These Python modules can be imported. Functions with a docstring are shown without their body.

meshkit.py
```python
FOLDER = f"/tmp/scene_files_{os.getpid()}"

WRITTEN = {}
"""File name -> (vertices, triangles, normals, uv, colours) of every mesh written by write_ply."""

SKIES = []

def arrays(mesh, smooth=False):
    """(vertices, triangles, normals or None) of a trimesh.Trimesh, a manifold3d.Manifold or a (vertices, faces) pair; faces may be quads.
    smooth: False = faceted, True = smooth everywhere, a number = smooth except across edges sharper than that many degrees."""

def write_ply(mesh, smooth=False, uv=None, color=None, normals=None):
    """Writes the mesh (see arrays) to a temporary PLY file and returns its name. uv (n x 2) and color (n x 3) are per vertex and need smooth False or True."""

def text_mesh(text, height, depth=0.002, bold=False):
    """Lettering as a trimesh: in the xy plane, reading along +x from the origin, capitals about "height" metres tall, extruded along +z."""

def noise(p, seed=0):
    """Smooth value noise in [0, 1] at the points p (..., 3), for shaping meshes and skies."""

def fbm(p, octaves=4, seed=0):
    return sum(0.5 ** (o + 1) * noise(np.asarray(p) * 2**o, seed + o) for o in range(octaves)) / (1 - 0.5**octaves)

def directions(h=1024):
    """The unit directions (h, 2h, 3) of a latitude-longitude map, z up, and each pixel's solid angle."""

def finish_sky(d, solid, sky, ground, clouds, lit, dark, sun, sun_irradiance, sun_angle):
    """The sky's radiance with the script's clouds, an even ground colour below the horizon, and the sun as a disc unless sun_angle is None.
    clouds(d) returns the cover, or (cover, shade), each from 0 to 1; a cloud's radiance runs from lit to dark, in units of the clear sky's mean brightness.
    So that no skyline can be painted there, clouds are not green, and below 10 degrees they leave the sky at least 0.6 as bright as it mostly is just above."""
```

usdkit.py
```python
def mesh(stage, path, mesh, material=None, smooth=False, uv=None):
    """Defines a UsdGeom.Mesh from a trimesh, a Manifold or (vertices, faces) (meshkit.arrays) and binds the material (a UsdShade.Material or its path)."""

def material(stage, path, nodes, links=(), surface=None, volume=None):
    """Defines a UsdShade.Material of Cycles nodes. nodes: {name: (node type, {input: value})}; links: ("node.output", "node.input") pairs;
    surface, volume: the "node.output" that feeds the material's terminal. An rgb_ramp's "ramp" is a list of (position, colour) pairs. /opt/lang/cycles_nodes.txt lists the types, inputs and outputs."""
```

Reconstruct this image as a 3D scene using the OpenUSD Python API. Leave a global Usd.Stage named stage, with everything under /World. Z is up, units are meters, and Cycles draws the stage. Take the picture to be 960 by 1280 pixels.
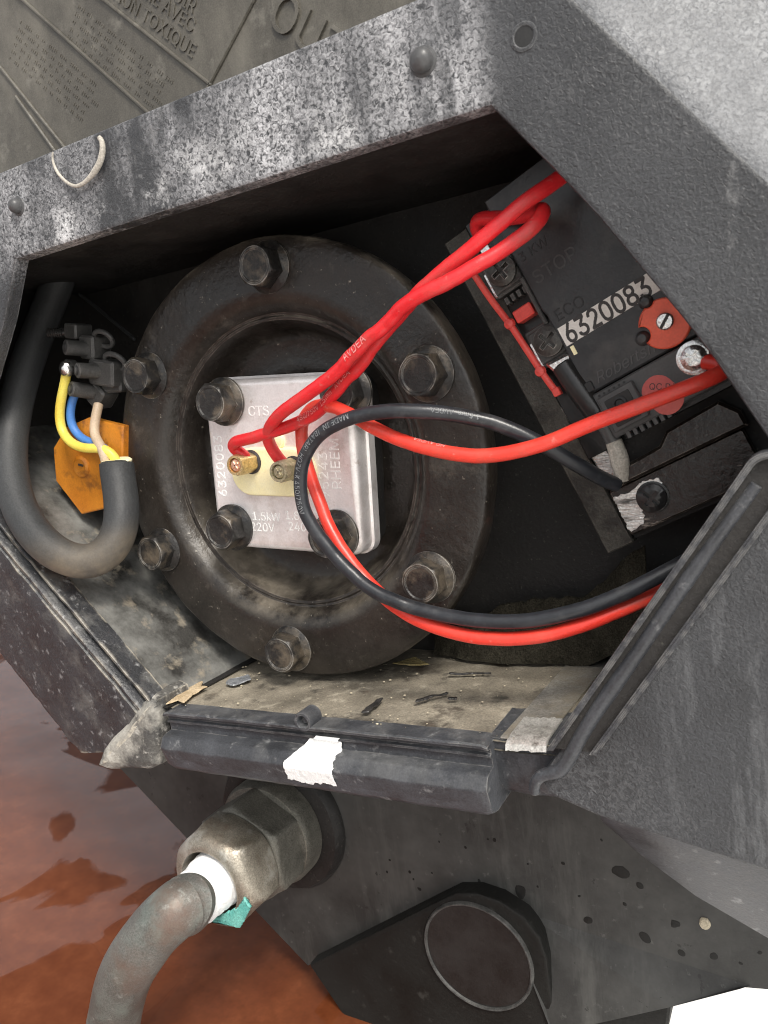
import math, random
import numpy as np
import trimesh
from scipy.interpolate import CubicSpline
from shapely.geometry import Polygon, LineString, Point
from shapely import affinity
import meshkit, usdkit
from pxr import Usd, UsdGeom, UsdLux, UsdShade, Gf, Sdf

random.seed(7)
RNG = np.random.default_rng(7)
stage = Usd.Stage.CreateInMemory()
UsdGeom.SetStageUpAxis(stage, UsdGeom.Tokens.z)
UsdGeom.SetStageMetersPerUnit(stage, 1.0)
UsdGeom.Xform.Define(stage, '/World')
UsdGeom.Scope.Define(stage, '/World/Looks')
PI = math.pi


def W(v):
    """Shop drawing coordinates (mm: x along the casing, y up, z out of the tank end) -> world metres."""
    v = np.asarray(v, float)
    return np.stack([v[..., 0], -v[..., 2], v[..., 1]], -1) / 1000.0


# ------------------------------------------------------------------ camera, sky, sun, exposure
CAM_EXPOSURE = 0.95
cam = UsdGeom.Camera.Define(stage, '/World/camera')
r_, u_, b_ = (W(np.array(a) * 1000.0) for a in ((0.86925336, -0.13241814, -0.47630246), (0.04697586, 0.98122432, -0.18706175), (0.49212993, 0.14022934, 0.85915299)))
p_ = W((186.2578, 19.6286, 250.1375))
cam.AddTransformOp().Set(Gf.Matrix4d(*r_, 0, *u_, 0, *b_, 0, *p_, 1))
cam.CreateFocalLengthAttr(26.0)
cam.CreateHorizontalApertureAttr(26.0 * 960 / 985)
cam.CreateVerticalApertureAttr(26.0 * 1280 / 985)
cam.CreateClippingRangeAttr(Gf.Vec2f(0.01, 100))
cam.CreateFStopAttr(26.0)
cam.CreateFocusDistanceAttr(0.30)
cam.CreateExposureAttr(CAM_EXPOSURE)

SUN = np.array([0.50, -0.42, 0.76]); SUN /= np.linalg.norm(SUN)       # towards the sun
elev, rot = math.asin(SUN[2]), math.atan2(SUN[0], SUN[1])
usdkit.material(stage, '/World/Looks/sky_light', {
    'sky': ('sky_texture', {'sky_type': 'single_scattering', 'sun_disc': False, 'sun_elevation': elev, 'sun_rotation': rot, 'aerosol_density': 3.0}),
    'tc': ('texture_coordinate', {}),
    'cloud': ('noise_texture', {'scale': 2.2, 'detail': 5.0, 'roughness': 0.55}),
    'ramp': ('rgb_ramp', {'ramp': [(0.30, (0.75, 0.75, 0.76)), (0.7, (1.35, 1.34, 1.32))]}),
    'grey': ('hsv', {'saturation': 0.16, 'value': 1.25}),
    'mul': ('mix', {'mix_type': 'multiply', 'fac': 1.0}),
    'bg': ('background_shader', {'strength': 0.08}),
}, [('tc.generated', 'cloud.vector'), ('cloud.fac', 'ramp.fac'), ('sky.color', 'grey.color'), ('grey.color', 'mul.color1'), ('ramp.color', 'mul.color2'), ('mul.color', 'bg.color')], surface='bg.background')
dome = UsdLux.DomeLight.Define(stage, '/World/sky')
UsdShade.MaterialBindingAPI.Apply(dome.GetPrim()).Bind(UsdShade.Material.Get(stage, '/World/Looks/sky_light'))
dome.GetPrim().SetCustomDataByKey('kind', 'structure')
sun = UsdLux.DistantLight.Define(stage, '/World/sun')
sun.CreateNormalizeAttr(True); sun.CreateIntensityAttr(0.40); sun.CreateAngleAttr(14.0); sun.CreateColorAttr(Gf.Vec3f(1.0, 0.94, 0.85))
zz = SUN; xx = np.cross([0, 0, 1.0], zz); xx /= np.linalg.norm(xx); yy = np.cross(zz, xx)
sun.AddTransformOp().Set(Gf.Matrix4d(*xx, 0, *yy, 0, *zz, 0, 0, 0, 3, 1))

# ------------------------------------------------------------------ materials
MAT = {}


def look(name, c1, c2, scale=60.0, rough=(0.45, 0.65), metallic=0.0, grain=None, dust=(), edge=None, spec=0.5, coat=0.0, stretch=None, fine=0.25, aniso=0.0):
    """A worn surface: two-tone base, roughness variation, grain = (scale, height in m, kind); dust = list of dicts
    (color, scale, lo, hi, up, grain, axis, a, b) laid over; edge = (color, radius) chipped edges."""
    n, l = {}, []
    n['geo'] = ('geometry', {})
    pos = 'geo.position'
    if stretch:
        n['map'] = ('mapping', {'scale': stretch}); l.append(('geo.position', 'map.vector')); spos = 'map.vector'
    else:
        spos = pos
    n['big'] = ('noise_texture', {'scale': scale, 'detail': 5.0, 'roughness': 0.62}); l.append((spos, 'big.vector'))
    n['bigr'] = ('rgb_ramp', {'ramp': [(0.32, c1), (0.68, c2)]}); l.append(('big.fac', 'bigr.fac'))
    col = 'bigr.color'
    n['fin'] = ('noise_texture', {'scale': 1600.0, 'detail': 2.0}); l.append((pos, 'fin.vector'))
    n['finr'] = ('map_range', {'from_min': 0.3, 'from_max': 0.7, 'to_min': 1 - fine, 'to_max': 1 + fine}); l.append(('fin.fac', 'finr.value'))
    n['finm'] = ('vector_math', {'math_type': 'scale'}); l += [(col, 'finm.vector1'), ('finr.result', 'finm.scale')]
    col = 'finm.vector'
    height = None
    if grain:
        gs, gd, kind = grain
        if kind == 'leather':
            n['gv'] = ('voronoi_texture', {'feature': 'smooth_f1', 'scale': gs, 'smoothness': 0.35, 'detail': 1.0}); out = 'gv.distance'
        elif kind == 'cast':
            n['gv'] = ('noise_texture', {'scale': gs, 'detail': 4.0, 'roughness': 0.6}); out = 'gv.fac'
        else:
            n['gv'] = ('noise_texture', {'scale': gs, 'detail': 3.0, 'roughness': 0.5, 'distortion': 0.9}); out = 'gv.fac'
        l.append((pos if kind != 'brushed' else spos, 'gv.vector'))
        height = out
    for k, d in enumerate(dust):
        a = f'd{k}'
        n[a] = ('noise_texture', {'scale': d['scale'], 'detail': 6.0, 'roughness': d.get('dr', 0.65)})
        if d.get('stretch'):
            n[a + 'm'] = ('mapping', {'scale': d['stretch']}); l += [(pos, a + 'm.vector'), (a + 'm.vector', a + '.vector')]
        else:
            l.append((pos, a + '.vector'))
        n[a + 'r'] = ('map_range', {'from_min': d['lo'], 'from_max': d['hi'], 'to_min': 0.0, 'to_max': d.get('max', 1.0), 'clamp': True}); l.append((a + '.fac', a + 'r.value'))
        m = a + 'r.result'
        if d.get('up'):
            n[a + 'n'] = ('separate_xyz', {}); l.append(('geo.normal', a + 'n.vector'))
            n[a + 'u'] = ('map_range', {'from_min': d['up'][0], 'from_max': d['up'][1], 'to_min': 0.0, 'to_max': 1.0, 'clamp': True}); l.append((a + 'n.z', a + 'u.value'))
            n[a + 'x'] = ('math', {'math_type': 'multiply'}); l += [(m, a + 'x.value1'), (a + 'u.result', a + 'x.value2')]; m = a + 'x.value'
        if d.get('grain') and height:
            g0, g1 = d['grain']
            n[a + 'g'] = ('map_range', {'from_min': g0, 'from_max': g1, 'to_min': 0.0, 'to_max': 1.0, 'clamp': True}); l.append((height, a + 'g.value'))
            n[a + 'y'] = ('math', {'math_type': 'multiply'}); l += [(m, a + 'y.value1'), (a + 'g.result', a + 'y.value2')]; m = a + 'y.value'
        for j, (ax, f0, f1) in enumerate(d.get('where', ())):
            q = f'{a}w{j}'
            n[q + 's'] = ('separate_xyz', {}); l.append(('geo.position', q + 's.vector'))
            n[q + 'r'] = ('map_range', {'range_type': 'smoothstep', 'from_min': f0, 'from_max': f1, 'to_min': 0.0, 'to_max': 1.0, 'clamp': True}); l.append((f'{q}s.{ax}', q + 'r.value'))
            n[q] = ('math', {'math_type': 'multiply'}); l += [(m, q + '.value1'), (q + 'r.result', q + '.value2')]; m = q + '.value'
        n[a + 'c'] = ('mix', {'color2': d['color']}); l += [(m, a + 'c.fac'), (col, a + 'c.color1')]; col = a + 'c.color'
    if edge:
        ecol, er = edge[:2]
        n['bv'] = ('bevel', {'radius': er, 'samples': 6})
        n['bd'] = ('vector_math', {'math_type': 'dot_product'}); l += [('bv.bevel', 'bd.vector1'), ('geo.normal', 'bd.vector2')]
        n['br'] = ('map_range', {'from_min': 0.97, 'from_max': 0.85, 'to_min': 0.0, 'to_max': 1.0, 'clamp': True}); l.append(('bd.value', 'br.value'))
        n['bn'] = ('noise_texture', {'scale': edge[2] if len(edge) > 2 else 250.0, 'detail': 4.0}); l.append((pos, 'bn.vector'))
        n['bm'] = ('map_range', {'from_min': 0.42, 'from_max': 0.58, 'to_min': 0.0, 'to_max': 0.9, 'clamp': True}); l.append(('bn.fac', 'bm.value'))
        n['bx'] = ('math', {'math_type': 'multiply'}); l += [('br.result', 'bx.value1'), ('bm.result', 'bx.value2')]
        n['bc'] = ('mix', {'color2': ecol}); l += [('bx.value', 'bc.fac'), (col, 'bc.color1')]; col = 'bc.color'
    n['p'] = ('principled_bsdf', {'metallic': metallic, 'specular_ior_level': spec, 'coat_weight': coat, 'coat_roughness': 0.12})
    n['rr'] = ('map_range', {'from_min': 0.3, 'from_max': 0.7, 'to_min': rough[0], 'to_max': rough[1], 'clamp': True}); l += [('big.fac', 'rr.value'), ('rr.result', 'p.roughness')]
    l.append((col, 'p.base_color'))
    if height:
        n['bp'] = ('bump', {'strength': 1.0, 'distance': grain[1]}); l += [(height, 'bp.height'), ('bp.normal', 'p.normal')]
    else:
        n['bp'] = ('bump', {'strength': 0.5, 'distance': 0.00008}); l += [('fin.fac', 'bp.height'), ('bp.normal', 'p.normal')]
    MAT[name] = usdkit.material(stage, '/World/Looks/' + name, n, l, surface='p.BSDF')


CHALK = (0.72, 0.72, 0.74)
TAN = (0.34, 0.28, 0.19)
# moulded casing plastic: leather grain, chalky bloom on the grain over the top band and in streaks
GR = (860, 0.00038, 'noise')
look('casing_plastic', (0.030, 0.031, 0.033), (0.047, 0.049, 0.053), 30, (0.42, 0.60), grain=GR, fine=0.25, dust=[
    dict(color=(0.16, 0.163, 0.168), scale=22, lo=0.42, hi=0.75, grain=(0.42, 0.66), max=0.6),
    dict(color=CHALK, scale=15, lo=0.41, hi=0.63, dr=0.68, stretch=(1.3, 1.0, 0.45), grain=(0.34, 0.64), where=(('x', 0.125, 0.065), ('z', 0.080, 0.096)), max=0.80),
    dict(color=(0.80, 0.80, 0.80), scale=30, lo=0.50, hi=0.66, dr=0.75, grain=(0.34, 0.56), where=(('x', 0.122, 0.06), ('z', 0.114, 0.096), ('z', 0.080, 0.092)), max=0.9),
    dict(color=CHALK, scale=34, lo=0.46, hi=0.60, stretch=(1.6, 1.0, 0.4), grain=(0.34, 0.58), where=(('x', 0.118, 0.102), ('x', 0.080, 0.1), ('z', 0.080, 0.096)), max=0.85),
    dict(color=(0.34, 0.35, 0.36), scale=48, lo=0.50, hi=0.68, dr=0.75, stretch=(1.0, 1.0, 0.18), where=(('x', 0.13, 0.16), ('z', -0.02, -0.06)), max=0.35),
    dict(color=(0.20, 0.20, 0.20), scale=70, lo=0.60, hi=0.70, dr=0.8, stretch=(1, 1, 0.5), max=0.5),
], edge=((0.26, 0.26, 0.26), 0.0008))
look('casing_faded_lit', (0.092, 0.096, 0.103), (0.15, 0.155, 0.163), 26, (0.42, 0.60), grain=GR, fine=0.25, dust=[  # oxidised bloom, with the brighter light on this slope lifted into the base
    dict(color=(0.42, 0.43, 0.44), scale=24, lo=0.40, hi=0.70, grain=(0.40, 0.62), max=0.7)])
look('pin_plastic', (0.05, 0.05, 0.05), (0.08, 0.08, 0.082), 60, (0.3, 0.45), fine=0.1)
look('casing_smooth', (0.030, 0.031, 0.034), (0.060, 0.063, 0.070), 70, (0.30, 0.5), grain=(900, 0.00012, 'cast'), dust=[
    dict(color=(0.22, 0.22, 0.215), scale=55, lo=0.46, hi=0.74, up=(0.1, 0.8), max=0.6),
    dict(color=(0.26, 0.26, 0.26), scale=220, lo=0.60, hi=0.72, max=0.6)], edge=((0.20, 0.195, 0.185), 0.0007))
look('arm_plastic', (0.020, 0.021, 0.023), (0.044, 0.045, 0.049), 55, (0.32, 0.52), grain=(800, 0.0003, 'cast'), dust=[
    dict(color=(0.20, 0.197, 0.185), scale=60, lo=0.52, hi=0.72, max=0.5),
    dict(color=(0.34, 0.34, 0.34), scale=260, lo=0.58, hi=0.70, max=0.7)], edge=((0.50, 0.45, 0.36), 0.0022, 120))
look('casing_dusty', (0.045, 0.045, 0.045), (0.11, 0.105, 0.095), 60, (0.5, 0.75), grain=(420, 0.0006, 'cast'), dust=[
    dict(color=(0.44, 0.42, 0.37), scale=48, lo=0.44, hi=0.62, max=0.9),
    dict(color=(0.52, 0.50, 0.45), scale=130, lo=0.54, hi=0.66, max=0.85)], edge=((0.5, 0.46, 0.38), 0.0014))
look('inner_wall', (0.022, 0.021, 0.019), (0.045, 0.043, 0.039), 50, (0.45, 0.7), grain=(500, 0.0002, 'cast'), dust=[
    dict(color=(0.30, 0.30, 0.28), scale=32, lo=0.40, hi=0.66, up=(0.15, 0.7), max=0.75),
    dict(color=(0.30, 0.26, 0.20), scale=110, lo=0.56, hi=0.70, up=(0.1, 0.7), max=0.8)])
look('shelf_floor', (0.13, 0.115, 0.09), (0.30, 0.265, 0.205), 38, (0.5, 0.8), grain=(480, 0.0003, 'cast'), dust=[
    dict(color=(0.05, 0.045, 0.038), scale=60, lo=0.56, hi=0.66, max=0.85),
    dict(color=(0.42, 0.38, 0.30), scale=150, lo=0.56, hi=0.70, max=0.8),
    dict(color=(0.10, 0.06, 0.035), scale=30, lo=0.58, hi=0.72, max=0.6)])
look('dusty_aluminium', (0.22, 0.205, 0.18), (0.44, 0.42, 0.38), 60, (0.35, 0.6), metallic=0.4, grain=(700, 0.0002, 'cast'), dust=[dict(color=(0.30, 0.26, 0.19), scale=70, lo=0.42, hi=0.65, max=0.85)])
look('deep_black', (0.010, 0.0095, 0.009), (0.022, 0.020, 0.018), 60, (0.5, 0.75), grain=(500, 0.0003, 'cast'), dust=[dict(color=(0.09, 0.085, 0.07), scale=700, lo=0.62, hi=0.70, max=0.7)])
look('flange_paint', (0.011, 0.0092, 0.0075), (0.026, 0.021, 0.017), 40, (0.20, 0.46), grain=(330, 0.00035, 'cast'), spec=0.5, dust=[
    dict(color=(0.24, 0.21, 0.165), scale=45, lo=0.42, hi=0.68, up=(0.10, 0.75), max=0.8),
    dict(color=(0.09, 0.078, 0.064), scale=75, lo=0.56, hi=0.74, dr=0.75, max=0.7),
    dict(color=(0.32, 0.29, 0.24), scale=520, lo=0.65, hi=0.73, max=0.8),
    dict(color=(0.26, 0.09, 0.06), scale=60, lo=0.50, hi=0.58, where=(('x', 0.081, 0.086), ('z', -0.02, -0.03)), max=0.9)], edge=((0.20, 0.17, 0.14), 0.0010))
look('bolt_black', (0.011, 0.0105, 0.010), (0.032, 0.030, 0.028), 120, (0.24, 0.45), metallic=0.25, grain=(900, 0.00025, 'cast'), dust=[
    dict(color=(0.16, 0.13, 0.095), scale=110, lo=0.48, hi=0.68, max=0.8)], edge=((0.55, 0.53, 0.49), 0.0009, 110))
look('element_steel', (0.80, 0.745, 0.725), (0.92, 0.89, 0.875), 40, (0.28, 0.42), metallic=0.55, grain=(300, 0.00012, 'noise'), fine=0.05, dust=[
    dict(color=(0.52, 0.46, 0.41), scale=55, lo=0.52, hi=0.72, dr=0.75, max=0.6), dict(color=(0.36, 0.24, 0.16), scale=160, lo=0.60, hi=0.72, dr=0.75, max=0.55)], edge=((0.95, 0.95, 0.93), 0.0012))
look('stamp_white', (0.80, 0.80, 0.78), (0.92, 0.92, 0.90), 200, (0.5, 0.7), fine=0.1)
look('cream_ceramic', (0.95, 0.84, 0.46), (0.97, 0.91, 0.62), 80, (0.25, 0.45), fine=0.05)
look('brass', (0.50, 0.36, 0.16), (0.72, 0.56, 0.30), 220, (0.25, 0.45), metallic=0.9, grain=(1100, 0.0002, 'cast'))
look('brass_green', (0.30, 0.27, 0.18), (0.55, 0.48, 0.33), 160, (0.3, 0.5), metallic=0.8, grain=(1100, 0.0003, 'cast'), dust=[dict(color=(0.35, 0.33, 0.2), scale=300, lo=0.5, hi=0.65)])
look('copper_bright', (0.75, 0.42, 0.28), (0.85, 0.55, 0.4), 300, (0.25, 0.4), metallic=0.9)
look('red_pvc', (0.62, 0.016, 0.022), (0.72, 0.030, 0.034), 60, (0.30, 0.42), fine=0.06, dust=[dict(color=(0.30, 0.07, 0.055), scale=60, lo=0.50, hi=0.72, dr=0.75, max=0.6), dict(color=(0.55, 0.30, 0.27), scale=300, lo=0.62, hi=0.74, max=0.5)])
look('orange_pvc', (0.68, 0.040, 0.026), (0.78, 0.062, 0.040), 60, (0.30, 0.42), fine=0.06, dust=[dict(color=(0.32, 0.08, 0.055), scale=60, lo=0.50, hi=0.72, dr=0.75, max=0.6), dict(color=(0.58, 0.33, 0.28), scale=300, lo=0.62, hi=0.74, max=0.5)])
look('black_pvc', (0.012, 0.013, 0.015), (0.024, 0.026, 0.031), 60, (0.26, 0.42), fine=0.1, dust=[dict(color=(0.10, 0.10, 0.10), scale=70, lo=0.52, hi=0.74, dr=0.75, max=0.5)])
look('wire_print', (0.66, 0.14, 0.14), (0.80, 0.42, 0.40), 900, (0.5, 0.6))
look('wire_print_grey', (0.08, 0.085, 0.09), (0.30, 0.31, 0.32), 900, (0.5, 0.6))
look('cable_rubber', (0.024, 0.025, 0.026), (0.040, 0.042, 0.043), 40, (0.5, 0.7), grain=(700, 0.00015, 'cast'), dust=[dict(color=(0.24, 0.19, 0.13), scale=30, lo=0.34, hi=0.64, max=0.7, where=(('z', -0.012, -0.034),))])
look('yellow_pvc', (0.72, 0.50, 0.05), (0.80, 0.70, 0.14), 60, (0.35, 0.5), fine=0.08)
look('blue_pvc', (0.05, 0.17, 0.50), (0.07, 0.22, 0.58), 60, (0.35, 0.5), fine=0.08)
look('brown_pvc', (0.42, 0.32, 0.22), (0.52, 0.40, 0.28), 90, (0.4, 0.6), fine=0.1)
look('silver', (0.72, 0.72, 0.70), (0.88, 0.88, 0.86), 300, (0.15, 0.3), metallic=1.0, grain=(900, 0.0002, 'cast'))
look('scratched_steel', (0.50, 0.49, 0.46), (0.85, 0.84, 0.80), 300, (0.25, 0.45), metallic=0.85, stretch=(0.3, 1.0, 2.2), grain=(700, 0.0003, 'brushed'), dust=[dict(color=(0.05, 0.045, 0.04), scale=130, lo=0.52, hi=0.64, stretch=(0.35, 1, 1.8), max=0.9)])
look('grey_plastic', (0.030, 0.0295, 0.028), (0.060, 0.058, 0.055), 90, (0.4, 0.6), grain=(600, 0.0002, 'cast'), edge=((0.22, 0.21, 0.2), 0.0007))
look('screw_dark', (0.030, 0.028, 0.026), (0.075, 0.070, 0.064), 160, (0.28, 0.45), metallic=0.5, grain=(900, 0.0002, 'cast'), edge=((0.42, 0.40, 0.37), 0.0006, 200))
look('worn_tab', (0.40, 0.385, 0.35), (0.68, 0.66, 0.62), 130, (0.3, 0.5), metallic=0.5, grain=(700, 0.0003, 'cast'), dust=[dict(color=(0.12, 0.105, 0.085), scale=150, lo=0.56, hi=0.68, max=0.8)])
look('thermostat_black', (0.020, 0.020, 0.021), (0.033, 0.033, 0.034), 60, (0.24, 0.40), grain=(800, 0.00008, 'cast'), fine=0.12, dust=[dict(color=(0.13, 0.12, 0.11), scale=50, lo=0.52, hi=0.75, max=0.5)])
look('thermostat_grey', (0.060, 0.060, 0.060), (0.085, 0.085, 0.084), 60, (0.35, 0.5), grain=(800, 0.00008, 'cast'), fine=0.1)
look('gloss_black', (0.012, 0.012, 0.012), (0.022, 0.021, 0.020), 90, (0.16, 0.3), fine=0.1)
look('emboss', (0.012, 0.012, 0.012), (0.018, 0.018, 0.018), 90, (0.5, 0.6))
look('emboss_light', (0.045, 0.045, 0.045), (0.06, 0.06, 0.06), 90, (0.4, 0.6))
look('label_white', (0.68, 0.65, 0.60), (0.78, 0.75, 0.70), 120, (0.5, 0.6), fine=0.06)
look('ink', (0.030, 0.027, 0.026), (0.045, 0.04, 0.038), 300, (0.5, 0.6))
look('knob_red', (0.78, 0.11, 0.055), (0.86, 0.14, 0.075), 90, (0.3, 0.45), fine=0.06)
look('sticker_red', (0.58, 0.10, 0.09), (0.66, 0.14, 0.12), 90, (0.4, 0.55), fine=0.05)
look('red_plastic', (0.60, 0.055, 0.045), (0.72, 0.09, 0.07), 90, (0.35, 0.5), fine=0.08)
look('steel_rail', (0.040, 0.038, 0.032), (0.085, 0.080, 0.068), 60, (0.35, 0.6), metallic=0.5, grain=(600, 0.0003, 'cast'), dust=[dict(color=(0.02, 0.018, 0.016), scale=90, lo=0.5, hi=0.62, max=0.8)], edge=((0.22, 0.20, 0.17), 0.0008))
look('painted_bracket', (0.009, 0.008, 0.007), (0.020, 0.015, 0.012), 70, (0.12, 0.32), grain=(400, 0.0003, 'cast'), dust=[dict(color=(0.42, 0.36, 0.30), scale=160, lo=0.63, hi=0.70, stretch=(0.4, 1, 1.6), max=0.8)], edge=((0.35, 0.30, 0.25), 0.0007))
look('tank_plastic', (0.056, 0.051, 0.042), (0.098, 0.090, 0.074), 12, (0.24, 0.42), grain=(300, 0.0003, 'cast'), dust=[dict(color=(0.22, 0.205, 0.17), scale=9, lo=0.44, hi=0.72, dr=0.7, stretch=(1.6, 1, 0.7), max=0.75), dict(color=(0.26, 0.245, 0.21), scale=90, lo=0.58, hi=0.76, max=0.5)])
look('tank_lower_shaded', (0.022, 0.022, 0.0205), (0.038, 0.0375, 0.035), 14, (0.50, 0.65), grain=(260, 0.0002, 'cast'), fine=0.12, dust=[  # base darkened for the shade below the casing; dust and specks are real
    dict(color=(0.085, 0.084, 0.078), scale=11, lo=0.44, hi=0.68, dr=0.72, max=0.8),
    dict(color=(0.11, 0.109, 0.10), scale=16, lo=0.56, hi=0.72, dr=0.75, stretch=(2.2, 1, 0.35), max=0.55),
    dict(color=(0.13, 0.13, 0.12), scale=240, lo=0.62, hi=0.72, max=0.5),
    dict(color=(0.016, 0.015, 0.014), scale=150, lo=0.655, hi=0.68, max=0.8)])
look('recess_shade', (0.006, 0.0058, 0.005), (0.012, 0.0115, 0.010), 40, (0.5, 0.75), spec=0.3, grain=(400, 0.0003, 'cast'), dust=[dict(color=(0.06, 0.058, 0.052), scale=140, lo=0.60, hi=0.72, max=0.5)])  # near-black base holds the shade of the recess under the tank
look('cap_dark', (0.010, 0.010, 0.0095), (0.020, 0.0197, 0.019), 60, (0.22, 0.4))
look('wet_spot', (0.009, 0.009, 0.008), (0.016, 0.0155, 0.0145), 200, (0.4, 0.55), fine=0.1, spec=0.25)
look('mud_dot', (0.36, 0.31, 0.22), (0.52, 0.46, 0.34), 500, (0.6, 0.8))
look('bare_edge', (0.025, 0.025, 0.024), (0.10, 0.098, 0.092), 150, (0.4, 0.6))
look('old_brass', (0.20, 0.18, 0.145), (0.38, 0.345, 0.285), 60, (0.34, 0.52), metallic=0.7, grain=(350, 0.0003, 'cast'), dust=[
    dict(color=(0.56, 0.55, 0.50), scale=70, lo=0.52, hi=0.68, max=0.8), dict(color=(0.20, 0.14, 0.10), scale=50, lo=0.52, hi=0.7, max=0.7)], edge=((0.62, 0.58, 0.48), 0.0012))
look('dark_brass', (0.10, 0.097, 0.082), (0.19, 0.182, 0.155), 70, (0.4, 0.6), metallic=0.5, grain=(350, 0.0005, 'cast'), edge=((0.42, 0.38, 0.3), 0.0012))
look('copper_pipe', (0.095, 0.092, 0.083), (0.170, 0.170, 0.155), 36, (0.42, 0.6), metallic=0.35, grain=(300, 0.0002, 'cast'), dust=[
    dict(color=(0.22, 0.27, 0.24), scale=50, lo=0.50, hi=0.72, max=0.7), dict(color=(0.16, 0.10, 0.075), scale=42, lo=0.52, hi=0.72, max=0.7), dict(color=(0.36, 0.37, 0.34), scale=240, lo=0.60, hi=0.72, max=0.5)])
look('ptfe_tape', (0.86, 0.87, 0.87), (0.93, 0.93, 0.93), 120, (0.55, 0.7), fine=0.04, grain=(260, 0.0005, 'noise'))
look('verdigris', (0.05, 0.30, 0.27), (0.22, 0.55, 0.48), 130, (0.5, 0.7), grain=(500, 0.0004, 'cast'), dust=[dict(color=(0.015, 0.10, 0.09), scale=150, lo=0.56, hi=0.64)])
look('paint_white', (0.80, 0.80, 0.79), (0.90, 0.90, 0.89), 80, (0.5, 0.7), fine=0.08, grain=(500, 0.0003, 'cast'), dust=[dict(color=(0.30, 0.30, 0.29), scale=180, lo=0.62, hi=0.72, max=0.8), dict(color=(0.55, 0.54, 0.52), scale=70, lo=0.54, hi=0.72, max=0.6)])
look('orange_tag', (0.50, 0.165, 0.014), (0.66, 0.25, 0.024), 60, (0.35, 0.5), fine=0.08, dust=[dict(color=(0.20, 0.07, 0.02), scale=110, lo=0.54, hi=0.68, max=0.8)])
look('felt', (0.020, 0.018, 0.013), (0.050, 0.045, 0.033), 120, (0.85, 0.95), grain=(900, 0.0008, 'cast'), spec=0.1, fine=0.5)
look('foam', (0.28, 0.22, 0.08), (0.42, 0.34, 0.16), 200, (0.8, 0.9), grain=(900, 0.0008, 'cast'))
look('dry_leaf', (0.42, 0.31, 0.18), (0.60, 0.48, 0.32), 200, (0.6, 0.8), grain=(600, 0.0004, 'cast'))
look('black_flake', (0.016, 0.015, 0.014), (0.035, 0.032, 0.03), 200, (0.35, 0.5))
look('grey_flake', (0.16, 0.17, 0.18), (0.34, 0.35, 0.37), 200, (0.25, 0.45), metallic=0.2)
look('pale_rubber', (0.38, 0.35, 0.30), (0.50, 0.47, 0.41), 120, (0.5, 0.7))
look('pale_concrete', (0.74, 0.73, 0.70), (0.82, 0.81, 0.78), 3, (0.7, 0.9))
look('cobweb', (0.5, 0.5, 0.5), (0.6, 0.6, 0.6), 100, (0.6, 0.8))

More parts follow.
